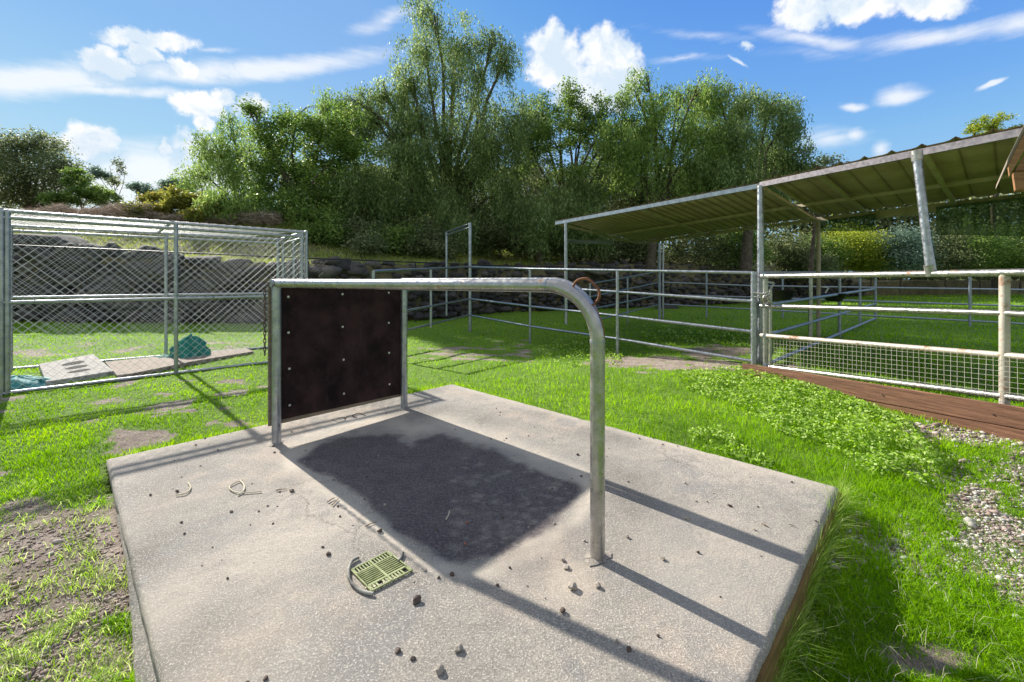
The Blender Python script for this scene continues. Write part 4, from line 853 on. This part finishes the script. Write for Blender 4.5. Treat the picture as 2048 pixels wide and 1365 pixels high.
def tree(name, label, cat, basepx, Y, lobes, kind, nleaf, mat, seed, group=None, trunk_r=.2, leaf=1., baseY=None, droop=1., zbase=None, nclump=None):
    r_ = np.random.default_rng(seed); bx_ = (basepx-CX)/F*Y; bz = bank_z(bx_, Y) if zbase is None else zbase
    root = thing(name, label, cat, (bx_, Y, bz-.1), group); LB = []
    for l in lobes:
        px, py, rx, ry = l[:4]; dy = l[4] if len(l) > 4 else r_.uniform(-.8, .8); q = P(px, py, Y+dy); k = (Y+dy)/F; LB.append((q[0], q[1], q[2], rx*k, max(rx, ry)*k*.9, ry*k))
    nclump = nclump or max(20, nleaf//125); cl = crown_pts(LB, r_, nclump); zmin = bz+.1
    cl[:, 2] = np.maximum(cl[:, 2], zmin); ct = r_.random(len(cl))
    if kind == 'pepper':
        nleaf = int(nleaf*1.7); ns_ = nleaf//9; ci = r_.integers(0, len(cl), ns_); st = cl[ci]+r_.normal(0, 1, (ns_, 3))*np.array([.24, .24, .16]); Ls = r_.uniform(.3, 1.3, ns_)*droop
        t_ = np.linspace(.03, 1, 9)[None, :, None]; lean = r_.normal(0, .12, (ns_, 1, 3)); lean[:, :, 2] = 0
        out_ = st-np.array([l for l in [np.mean([q[:3] for q in LB], axis=0)]])[0]; out_[:, 2] = 0; out_ /= np.linalg.norm(out_, axis=1)[:, None]+1e-6
        pos = st[:, None]+np.array([0, 0, -1.])*t_*Ls[:, None, None]+lean*t_+out_[:, None]*(.22*np.sqrt(t_)); pos = pos.reshape(-1, 3)+r_.normal(0, .055, (ns_*9, 3))
        d = r_.normal(0, .62, pos.shape); d[:, 2] -= 1.; d /= np.linalg.norm(d, axis=1)[:, None]
        Vq = diamonds(pos, d, r_.uniform(.11, .22, len(pos))*leaf, r_.uniform(.032, .06, len(pos))*leaf, r_); tn = np.repeat(ct[ci], 9)
    else:
        ci = r_.integers(0, len(cl), nleaf); pos = cl[ci]+r_.normal(0, 1, (nleaf, 3))*np.array([.26, .26, .20])*(1 if kind == 'broad' else 1.2)*min(1.4, max(.5, LB[0][3]/1.2))
        d = r_.normal(0, 1, pos.shape); d[:, 2] *= .6; d /= np.linalg.norm(d, axis=1)[:, None]
        Vq = diamonds(pos, d, r_.uniform(.08, .17, nleaf)*leaf, r_.uniform(.045, .085, nleaf)*leaf, r_); tn = ct[ci]
    tn = np.clip(.42*tn+.62*r_.random(len(tn))**1.5, 0, 1)
    keep = Vq[:, :, 2].min(1) > bz-.3; Vq = Vq[keep]; tn = tn[keep]
    np_mesh('crown', Vq.reshape(-1, 4, 3).reshape(-1, 3), 4, mat, tn, parent=root)
    if trunk_r:
        mb = MB(); cen_ = np.mean([q[:3] for q in LB], axis=0); low = min(q[2] for q in LB); fork = np.array([bx_+(cen_[0]-bx_)*.3, Y, bz+max(.4, (low-bz)*.55)])
        mb.tube([(bx_, Y, bz-.3), (bx_+(fork[0]-bx_)*.3+.05, Y, bz+(fork[2]-bz)*.5), tuple(fork)], [trunk_r*1.25, trunk_r, trunk_r*.85], 9)
        for q in LB:
            c_ = np.array(q[:3]); m1 = fork+(c_-fork)*.35+r_.normal(0, .18, 3); m2 = fork+(c_-fork)*.7+r_.normal(0, .2, 3)+[0, 0, .15]; k = trunk_r*.5
            mb.tube([fork, m1, m2, c_], [k, k*.75, k*.5, k*.3], 6, caps=False)
            dd_ = cl-c_; near = np.argsort((dd_**2).sum(1))[:10]
            for j in near[::2]: e_ = cl[j]; mb.tube([m2+(c_-m2)*.5, (c_+e_)/2+r_.normal(0, .1, 3), e_], [k*.3, k*.2, k*.08], 4, caps=False)
        mb.build('trunk', M['bark'], root)
    return root
GT = 'trees on the bank behind the stone wall'
tree('pepper_tree', 'tallest weeping pepper tree rising above all others in the centre', 'tree', 900, 21.5,
     [(868,30,52,58),(915,75,48,52),(850,105,58,48),(985,92,50,40),(1012,120,30,45),(905,165,80,50),(805,195,55,38),(960,225,85,55),(870,260,110,60),(1000,300,70,75),(780,265,60,50),(900,350,110,70),(1010,390,70,60),(740,225,55,45),(715,200,38,30),(765,185,40,34),(820,160,36,30),(1050,240,40,60),(960,300,90,70),(830,215,60,50)], 'pepper', 52000, M['pepper'], 1, GT, .30)
tree('pepper_tree', 'leftmost weeping pepper tree with see through hanging branches against the clouds', 'tree', 500, 23.,
     [(462,258,34,28),(432,300,38,34),(405,345,30,36),(470,345,50,40),(500,300,40,40),(455,425,60,36),(520,410,60,50),(655,208,34,26),(572,222,24,24),(700,260,50,40),(405,400,25,30)], 'pepper', 21000, M['pepper_lt'], 2, GT, .2)
tree('broadleaf_tree', 'bright yellow green broadleaf tree with one branch sticking out, left of the tall pepper tree', 'tree', 615, 19.,
     [(540,285,48,40),(590,255,42,34),(640,270,50,44),(600,335,80,50),(690,235,36,30),(700,310,60,52),(525,355,48,48),(640,410,100,55),(560,440,60,40),(492,212,17,9),(510,224,10,7)], 'broad', 40000, M['broad'], 3, GT, .16)
tree('pepper_tree', 'dark drooping pepper tree in front of the tall one', 'tree', 810, 19.2,
     [(790,330,70,50),(760,400,70,55),(850,400,70,60),(720,360,45,45),(830,300,45,30),(900,430,60,45)], 'pepper', 24000, M['pepper'], 4, GT, .2, droop=1.2)
tree('broadleaf_tree', 'bushy mid green broadleaf tree between the tall pepper tree and the spiky topped one', 'tree', 1130, 22.,
     [(1085,225,36,40),(1145,195,30,34),(1165,220,40,42),(1205,225,34,40),(1110,290,70,55),(1195,300,60,55),(1060,290,40,60),(1160,370,90,55),(1240,260,35,35),(1120,245,60,50),(1180,260,60,50)], 'broad', 30000, M['broad'], 5, GT, .2)
tree('pepper_tree', 'pepper tree with a narrow upright spike right of the big cloud', 'tree', 1300, 21.,
     [(1292,148,22,26),(1275,190,34,26),(1330,215,42,32),(1395,172,40,20),(1360,195,36,28),(1320,270,70,50),(1400,255,55,50),(1280,330,70,50),(1370,350,70,45),(1250,270,60,55),(1420,300,60,60)], 'pepper', 28000, M['pepper_lt'], 6, GT, .22)
tree('pepper_tree', 'rightmost big weeping pepper tree with a rounded crown above the shelter roof', 'tree', 1490, 21.5,
     [(1440,195,42,30),(1490,215,46,34),(1545,205,36,26),(1570,250,34,36),(1470,280,70,50),(1545,300,54,48),(1440,350,80,45),(1530,365,60,40),(1580,320,26,36)], 'pepper', 32000, M['pepper'], 7, GT, .25)
tree('small_tree', 'thin leaved small tree peeking over the middle of the shelter roof', 'tree', 1620, 22.,
     [(1600,325,34,26),(1640,335,26,18),(1625,370,60,28),(1668,322,16,12),(1690,340,14,10)], 'broad', 6000, M['darkleaf'], 8, GT, .1)
tree('pepper_tree', 'dark pepper foliage low behind the middle of the pipe fence', 'tree', 1080, 19.8,
     [(1000,430,60,45),(1090,430,70,45),(1170,440,60,40),(950,480,40,25),(1130,380,60,40)], 'pepper', 20000, M['pepper'], 9, GT, .18)
tree('broadleaf_tree', 'tree with leafy branches reaching low above the shelter roof edge', 'tree', 1300, 23.5,
     [(1280,400,80,40),(1380,400,80,40),(1480,420,80,40),(1240,440,60,40)], 'broad', 22000, M['darkleaf'], 10, GT, .25)
tree('small_tree', 'crown of a distant tree showing above the right part of the shelter roof', 'tree', 1990, 30.,
     [(1950,258,20,14),(1985,248,26,18),(2000,272,40,14),(2040,262,22,16),(1960,282,26,10)], 'broad', 9000, M['yellowleaf'], 11, None, .15, zbase=1.)
tree('dark_tree', 'large dark brownish tree at the far left edge', 'tree', 60, 25.,
     [(30,300,48,34),(85,300,44,30),(120,335,30,30),(50,350,80,40),(-60,330,80,60),(130,370,30,26),(60,395,90,26)], 'broad', 34000, M['darkleaf'], 12, None, .2, leaf=1.1)
tree('olive_bush', 'olive green bush right of the large dark tree', 'bush', 170, 22.,
     [(150,355,20,16),(170,385,36,26),(205,395,26,20),(120,400,30,16)], 'broad', 9000, M['broad'], 13, None, .06)
tree('young_tree', 'thin young tree with a sparse top standing alone on the skyline at the left', 'tree', 235, 24.,
     [(233,325,7,9),(240,345,8,6),(230,365,10,12),(243,335,5,5)], 'broad', 500, M['darkleaf'], 14, None, .035, nclump=30)
tree('distant_tree', 'hazy dark tree far off between the young tree and the pepper trees', 'tree', 345, 60.,
     [(345,372,22,14),(370,376,16,14),(330,385,20,10)], 'broad', 6000, M['greyleaf'], 15, None, .15, leaf=2.2, zbase=2.)
tree('distant_tree', 'small hazy tree far off just right of the young tree', 'tree', 280, 58.,
     [(275,375,18,10),(290,385,16,9),(205,350,18,9),(190,342,12,6)], 'broad', 4500, M['greyleaf'], 16, None, .12, leaf=2.0, zbase=2.)
tree('rust_bush', 'golden rusty leaved bush on the bank between the brush and the pepper trees', 'bush', 335, 18.5,
     [(310,398,26,18),(345,395,26,20),(380,405,24,18),(330,425,60,16)], 'broad', 8000, M['rustleaf'], 17, None, .04)
tree('rust_bush', 'low golden bush at the foot of the leftmost pepper tree', 'bush', 430, 17.5,
     [(420,420,26,16),(445,428,26,12),(400,432,30,10)], 'broad', 4000, M['rustleaf'], 18, None, .03)
tree('green_shrub', 'bright green drooping shrub at the foot of the leftmost pepper tree', 'bush', 480, 18.,
     [(470,430,40,22),(520,440,50,22),(440,400,25,20)], 'pepper', 6000, M['pepper_lt'], 19, None, .04, droop=.6)
GB = 'dark bushes growing along the top of the stone wall'
for i, (px, py, rx, ry, Y, mt, lb) in enumerate([(650,470,45,34,16.2,'broad','green bush just right of the kennel corner'),(715,475,55,40,16.6,'darkleaf','dark bush above the black panel'),(790,480,55,38,17.2,'broad','leafy bush above the right half of the black panel'),
        (860,485,50,36,18.,'darkleaf','dark bush left of the tall gate frame'),(1000,470,50,30,20.5,'darkleaf','dark bush right of the tall gate frame'),(1080,480,55,34,20.8,'darkleaf','dark bush left of the shelter corner post'),
        (1180,490,60,30,21.3,'darkleaf','dark bush under the left end of the shelter roof'),(1260,495,50,26,21.8,'darkleaf','dark bush under the middle of the left roof section'),(1400,500,70,34,22.8,'darkleaf','dark bush left of the main shelter post'),
        (1480,495,50,36,23.4,'broad','leafy bush touching the main shelter post from behind'),(1570,500,50,40,24.4,'darkleaf','dark bush right of the main shelter post')]):
    tree('bush', lb, 'bush', px, Y, [(px,py,rx,ry),(px-rx*.6,py+ry*.4,rx*.6,ry*.6),(px+rx*.5,py+ry*.5,rx*.6,ry*.5)], 'broad', 8500, M[mt], 40+i, GB, .05)
for i, (px, py, Y, lb) in enumerate([(690,420,20.5,'leafy thicket behind the kennel corner bushes'),(930,440,22.,'leafy thicket behind the tall gate frame'),(1060,380,24.,'tall dark thicket between the two centre trees'),(1220,360,24.5,'tall dark thicket left of the spiky pepper tree')]):
    tree('thicket', lb, 'thicket', px, Y, [(px,py,70,50),(px-50,py+40,50,40),(px+55,py+35,50,40),(px,py-45,45,35)], 'broad', 15000, M['darkleaf'], 140+i, 'thickets between the trees', .06)
GR = 'shrubs along the back of the pens'
for i, (px, py, rx, ry, Y, mt, lb, kd) in enumerate([(1690,488,60,30,27.,'yellowleaf','bright yellow green shrub behind the right pens','broad'),(1640,505,44,28,26.,'broad','green shrub left of the yellow one','broad'),(1740,515,40,28,26.5,'yellowleaf','yellow shrub low beside the grey green one','broad'),
        (1800,498,44,40,25.5,'greyleaf','rounded grey green shrub left of the leaning brace','broad'),(1890,500,50,44,27.,'darkleaf','dark shrub right of the leaning brace','broad'),(1960,495,50,44,27.5,'broad','mottled green shrub near the right edge','broad'),
        (2040,495,50,50,27.,'broad','loose green shrub cut by the right edge','broad'),(2140,490,70,50,27.,'darkleaf','dark shrub outside right','broad'),(1620,530,46,18,24.5,'darkleaf','low dark shrub under the yellow ones','broad')]):
    tree('shrub', lb, 'shrub', px, Y, [(px,py,rx,ry),(px-rx*.5,py+ry*.5,rx*.6,ry*.5),(px+rx*.5,py+ry*.45,rx*.6,ry*.5)], kd, 11000, M[mt], 60+i, GR, .05, zbase=.9)
# far wood behind everything on the right and behind the pepper trees
def wood(name, spans, Y, n, mat, seed):
    r_ = np.random.default_rng(seed); pos = []
    for (x0, x1, yt, yb) in spans:
        px = r_.uniform(x0, x1, n); top = yt+14*(fbm(px/40., px*0+seed, 7)-.5)*2; py = top+(yb-top)*r_.random(n); YY = Y+r_.uniform(-2, 2, n); pos.append(np.stack([(px-CX)/F*YY, YY, HC-(py-HY)/F*YY], 1))
    pos = np.concatenate(pos); d = r_.normal(0, 1, pos.shape); d /= np.linalg.norm(d, axis=1)[:, None]
    o = np_mesh(name, diamonds(pos, d, r_.uniform(.3, .6, len(pos)), r_.uniform(.2, .35, len(pos)), r_).reshape(-1, 3), 4, mat, r_.random(len(pos))); return tag(o, kind='stuff')
tag(wood('far_wood', [(1600,2350,385,575),(560,1640,330,540)], 36, 22000, M['darkleaf'], 5), 'dense dark wood far behind the pens and pepper trees', 'wood')
# dry brush on the left bank
r_ = np.random.default_rng(3); n = 26000; px = r_.uniform(-200, 560, n); YY = r_.uniform(17, 19.5, n); hgt = 8+22*fbm(px/60., px*0, 4); py = 448+ (px < 100)*0 - r_.random(n)**1.1*hgt*1.6*np.where(px > 300, .6, 1.)
pos = np.stack([(px-CX)/F*YY, YY, HC-(py-HY)/F*YY], 1); d = r_.normal(0, 1, pos.shape); d[:, 2] *= .55; d /= np.linalg.norm(d, axis=1)[:, None]
tag(np_mesh('dry_brush', diamonds(pos, d, r_.uniform(.25, .7, n), r_.uniform(.012, .03, n), r_).reshape(-1, 3), 4, M['brush'], r_.random(n)), 'tangled leafless grey brown brush along the crest of the bank', 'brush', kind='stuff')
# ------------------------------------------------------------------ grass
def blades(x, y, z, h, w, lean, r_, seg2=True):
    n = len(x); a = r_.uniform(0, 2*math.pi, n); b = r_.uniform(0, 2*math.pi, n); p = np.stack([x, y, z-.004], 1); sd_ = np.stack([np.cos(a), np.sin(a), 0*a], 1)*(w*.5)[:, None]
    ld = np.stack([np.cos(b), np.sin(b), 0*b], 1)*(h*lean)[:, None]; m_ = p+ld*.3+np.stack([0*h, 0*h, h*.55], 1); tp_ = p+ld+np.stack([0*h, 0*h, h*(1-.35*lean)], 1)
    V = np.stack([p-sd_, p+sd_, m_+sd_*.75, m_-sd_*.75, tp_], 1).reshape(-1, 3); base = np.arange(n)*5
    F4 = np.stack([base, base+1, base+2, base+3], 1); F3 = np.stack([base+3, base+2, base+4, base+4], 1)
    return V, F4, F3[:, :3]
def mesh_mixed(name, V, F4, F3, mat, tint):
    me = bpy.data.meshes.new(name); me.vertices.add(len(V)); me.vertices.foreach_set('co', V.astype(np.float32).ravel())
    n4, n3 = len(F4), len(F3); me.loops.add(n4*4+n3*3); me.loops.foreach_set('vertex_index', np.r_[F4.ravel(), F3.ravel()].astype(np.int32)); me.polygons.add(n4+n3)
    me.polygons.foreach_set('loop_start', np.r_[np.arange(n4)*4, n4*4+np.arange(n3)*3].astype(np.int32)); me.polygons.foreach_set('loop_total', np.r_[np.full(n4, 4), np.full(n3, 3)].astype(np.int32)); me.update(calc_edges=True)
    at = me.attributes.new('tint', 'FLOAT', 'FACE'); at.data.foreach_set('value', np.r_[tint, tint].astype(np.float32)); me.materials.append(mat); o = bpy.data.objects.new(name, me); COL.objects.link(o); return o
r_ = np.random.default_rng(11)
def sample_ground(n, y0, y1, x0=-350, x1=2400, power=1.):
    px = r_.uniform(x0, x1, n); py = y0+(y1-y0)*r_.random(n)**power; Y = HC*F/(py-HY)
    for _ in range(6): Y = Y*.4+.6*np.clip((HC-gbase((px-CX)/F*Y, Y))*F/(py-HY), .5, 60)
    return (px-CX)/F*Y, Y
x, y = sample_ground(470000, 572, 1480)
wallY = np.interp(x, WP[:, 0], WP[:, 1]); ok = (~in_slab(x, y, .03)) & (y < wallY) & (y > .5); x, y = x[ok], y[ok]
bare, grav = masks(x, y); dens = 1-np.maximum(bare*1.02, grav*.72); clump = fbm(x*5, y*5, 201); keep = r_.random(len(x)) < np.clip(dens, .02, 1)*np.clip(.35+clump*1.2, 0, 1)
x, y, clump, dens = x[keep], y[keep], clump[keep], dens[keep]; z = gz(x, y); ppx, ppy = proj(x, y, z)
dist = np.hypot(x, y); patch = fbm(x*.9, y*.9, 300)
h = (.022+.05*clump*(.5+patch))*r_.uniform(.6, 1.35, len(x)); h *= np.where(dens < .5, .55, 1.); h = np.where((ppx > 900) & (ppy > 640) & (ppx < 1900) & (ppy < 1000), h*1.35, h); h = np.where(ppx < 560, h*.75, h)
w = np.maximum(.0032, dist*.00095)*r_.uniform(.8, 1.3, len(x)); h = np.maximum(h, dist*.004)
V, F4, F3 = blades(x, y, z, h, w, r_.uniform(.2, 1.1, len(x)), r_)
tint = np.clip(.45*r_.random(len(x))+.75*(fbm(x*1.3, y*1.3, 401)-.25)+.12*(clump-.5), 0, 1)
tag(mesh_mixed('lawn_grass', V, F4, F3, M['grass'], tint), 'short vivid green grass covering the yard and pens', 'grass', kind='stuff')
# tall grass along the right side of the slab
n = 11000; t_ = r_.random(n)**.8; o_ = r_.gamma(1.6, .075, n)+.035; e = C_[None, :2]+(D_-C_)[None, :2]*t_[:, None]; nr = (C_-D_)[:2]; nr = (B_-A_)[:2]/np.linalg.norm((B_-A_)[:2]); e = e+nr[None]*o_[:, None]
x, y = e[:, 0], e[:, 1]; z = gz(x, y); h = r_.uniform(.05, .26, n)*np.clip(1.2-o_*1.6, .3, 1)*(.6+.8*fbm(x*6, y*6, 61)); V, F4, F3 = blades(x, y, z, h, r_.uniform(.0018, .0034, n), r_.uniform(.05, .9, n), r_)
tag(mesh_mixed('tall_grass', V, F4, F3, M['tallgrass'], r_.random(n)), 'long wispy grass growing along the right side of the slab', 'grass', kind='stuff')
# fringe along the other slab edges
n = 3800; t_ = r_.random(n); a_ = np.where(r_.random(n) < .55, 0, 1); e = np.where((a_ == 0)[:, None], B_[None, :2]+(C_-B_)[None, :2]*t_[:, None], A_[None, :2]+(B_-A_)[None, :2]*t_[:, None]); nb2 = (B_-D_)[:2]
n0 = -(D_-A_)[:2]/np.linalg.norm((D_-A_)[:2]); n1 = (B_-A_)[:2]/np.linalg.norm((B_-A_)[:2]); off_ = r_.gamma(1.2, .03, n); e = e+np.where((a_ == 0)[:, None], n1[None], n0[None])*(off_+.003)[:, None]
x, y = e[:, 0], e[:, 1]; z = np.minimum(gz(x, y), .13); V, F4, F3 = blades(x, y, z, r_.uniform(.03, .085, n), r_.uniform(.003, .005, n), r_.uniform(.2, 1.1, n), r_)
tag(mesh_mixed('edge_grass', V, F4, F3, M['grass'], np.clip(.3+.6*r_.random(n), 0, 1)), 'fringe of grass along the far edges of the slab', 'grass', kind='stuff')
n = 5000; x, y = sample_ground(n, 640, 1450, -200, 2300); k_ = ~in_slab(x, y, .0); x, y = x[k_], y[k_]; n = len(x)
V, F4, F3 = blades(x, y, gz(x, y)+.012, r_.uniform(.03, .09, n), np.maximum(.0012, y*.0005), r_.uniform(.8, 1.8, n), r_)
tag(mesh_mixed('dead_stems', V, F4, F3, M['straw'], r_.random(n)), 'thin dead straw stems lying through the lawn', 'dead grass', kind='stuff')
# tufts on the bare soil at the left
n = 4200; tc_ = []
for k in range(120):
    px_, py_ = r_.uniform(-100, 300), r_.uniform(960, 1400); q = G(px_, py_); tc_.append((q[0], q[1]))
tc_ = np.array(tc_); ci = r_.integers(0, len(tc_), n); x = tc_[ci, 0]+r_.normal(0, .022, n)*(1+ci % 3); y = tc_[ci, 1]+r_.normal(0, .016, n)*(1+ci % 3); ok = ~in_slab(x, y, .01); x, y = x[ok], y[ok]; n = len(x)
V, F4, F3 = blades(x, y, gz(x, y), r_.uniform(.02, .07, n), r_.uniform(.0025, .004, n), r_.uniform(.4, 1.4, n), r_)
tag(mesh_mixed('grass_tufts', V, F4, F3, M['tallgrass'], np.clip(.3+.7*r_.random(n), 0, 1)), 'sparse grass tufts on bare soil left of the slab', 'grass', kind='stuff')
# bank grass
n = 75000; x = r_.uniform(-22, 3., n); t_ = r_.random(n)**.9*6.5; s_ = np.interp(x, WP[:, 0], seg); wx_, wy_, wz_ = wall_at(s_); y = wy_+t_+.25; z = bank_h(x, y, wz_, t_)
k_ = r_.random(n) < np.clip(.25+1.3*(fbm(x*1.2, y*1.2, 9)-.2), 0, 1); x, y, z = x[k_], y[k_], z[k_]; n = len(x)
V, F4, F3 = blades(x, y, z, r_.uniform(.10, .30, n), r_.uniform(.015, .03, n), r_.uniform(.3, 1.2, n), r_)
tag(mesh_mixed('bank_grass', V, F4, F3, M['drygrass'], np.clip(r_.random(n)*.6+.7*(fbm(x*.8, y*.8, 19)-.2), 0, 1)), 'rough pale green grass on the bank above the stone wall', 'grass', kind='stuff')
# leafy weeds
WEED = [[(1350,752),(1470,738),(1560,750),(1650,782),(1740,812),(1812,845),(1840,880),(1890,930),(1850,985),(1760,960),(1640,900),(1520,850),(1420,800)],[(1090,690),(1180,682),(1245,705),(1240,730),(1150,728),(1095,712)],[(1345,868),(1420,862),(1500,900),(1540,935),(1470,922),(1390,893)],[(1280,668),(1400,660),(1500,668),(1500,690),(1380,690),(1300,684)]]
px = r_.uniform(1050, 1920, 150000); py = r_.uniform(650, 1010, 150000); Y = HC*F/(py-HY)
for _ in range(6): Y = Y*.4+.6*(HC-gbase((px-CX)/F*Y, Y))*F/(py-HY)
x = (px-CX)/F*Y; y = Y; m_ = np.full(len(x), -99.); hh = np.zeros(len(x))
for i, pl_ in enumerate(WEED):
    d_2 = poly_d(px, py, pl_); m_ = np.maximum(m_, d_2); hh = np.maximum(hh, np.clip(d_2/25, 0, 1)*(1 if i == 0 else .45))
nz = fbm(x*4, y*4, 71); keep = (m_+(nz-.5)*46 > 0) & ~in_slab(x, y, .0) & (r_.random(len(x)) < .8*np.clip((fbm(x*7, y*7, 88)-.30)*2.4, 0.05, 1)); x, y, hh, nz = x[keep], y[keep], hh[keep], nz[keep]; n = len(x)
z = gz(x, y)+.02+(.03+.19*hh*nz)*r_.random(n)**.5; pos = np.stack([x, y, z], 1); d = r_.normal(0, 1, pos.shape); d[:, 2] = d[:, 2]*.35+.15; d /= np.linalg.norm(d, axis=1)[:, None]
sc = np.maximum(1., np.hypot(x, y)/4.5)
tag(np_mesh('leafy_weeds', diamonds(pos, d, r_.uniform(.018, .036, n)*sc, r_.uniform(.013, .024, n)*sc, r_).reshape(-1, 3), 4, M['weed'], r_.random(n)), 'low leafy chickweed spreading in front of the red board', 'weeds', kind='stuff')
# gravel
x, y = sample_ground(90000, 820, 1480, 1600, 2600); bare, grav = masks(x, y); k_ = (r_.random(len(x)) < np.clip(grav*1.0-.15+.5*(fbm(x*7, y*7, 555)-.5), 0, .62)) & ~in_slab(x, y, .02); x, y = x[k_], y[k_]
bx0 = b0[0]; side = (x-b0[0])*(-nv_[0])+(y-b0[1])*(-nv_[1]); k_ = side > .01; x, y = x[k_][:19000], y[k_][:19000]
z = gz(x, y); rr = r_.gamma(2.0, .0030, len(x))+.0025; rr *= np.clip(y/2.4, .8, 1.7)
bm = bmesh.new(); bmesh.ops.create_icosphere(bm, subdivisions=1, radius=1.); RV = np.array([v.co[:] for v in bm.verts]); RF = np.array([[v.index for v in f.verts] for f in bm.faces]); bm.free()
Vr, Fr = rocks(np.stack([x, y, z+rr*.3], 1), np.stack([rr*r_.uniform(.9, 1.6, len(x)), rr, rr*.8], 1), r_, .8, (.25, .62))
tag(np_mesh('gravel', Vr, 3, M['gravel'], np.repeat(r_.random(len(x)), len(RF)), faces=Fr), 'loose pinkish grey gravel between the slab and the red board', 'gravel', kind='stuff')
# small soil clods on the left
x, y = sample_ground(14000, 960, 1450, -350, 330); bare, grav = masks(x, y); k_ = (r_.random(len(x)) < bare*.8) & ~in_slab(x, y, .02); x, y = x[k_], y[k_]; rr = r_.gamma(3., .0014, len(x))+.0015
Vr, Fr = rocks(np.stack([x, y, gz(x, y)+rr*.2], 1), np.stack([rr*1.3, rr, rr*.7], 1), r_, .7)
o = np_mesh('soil_clods', Vr, 3, M['gravel'], np.repeat(r_.random(len(x))*.5, len(RF)), faces=Fr); tag(o, 'small clods and grit on the bare soil at the left', 'soil', kind='stuff')
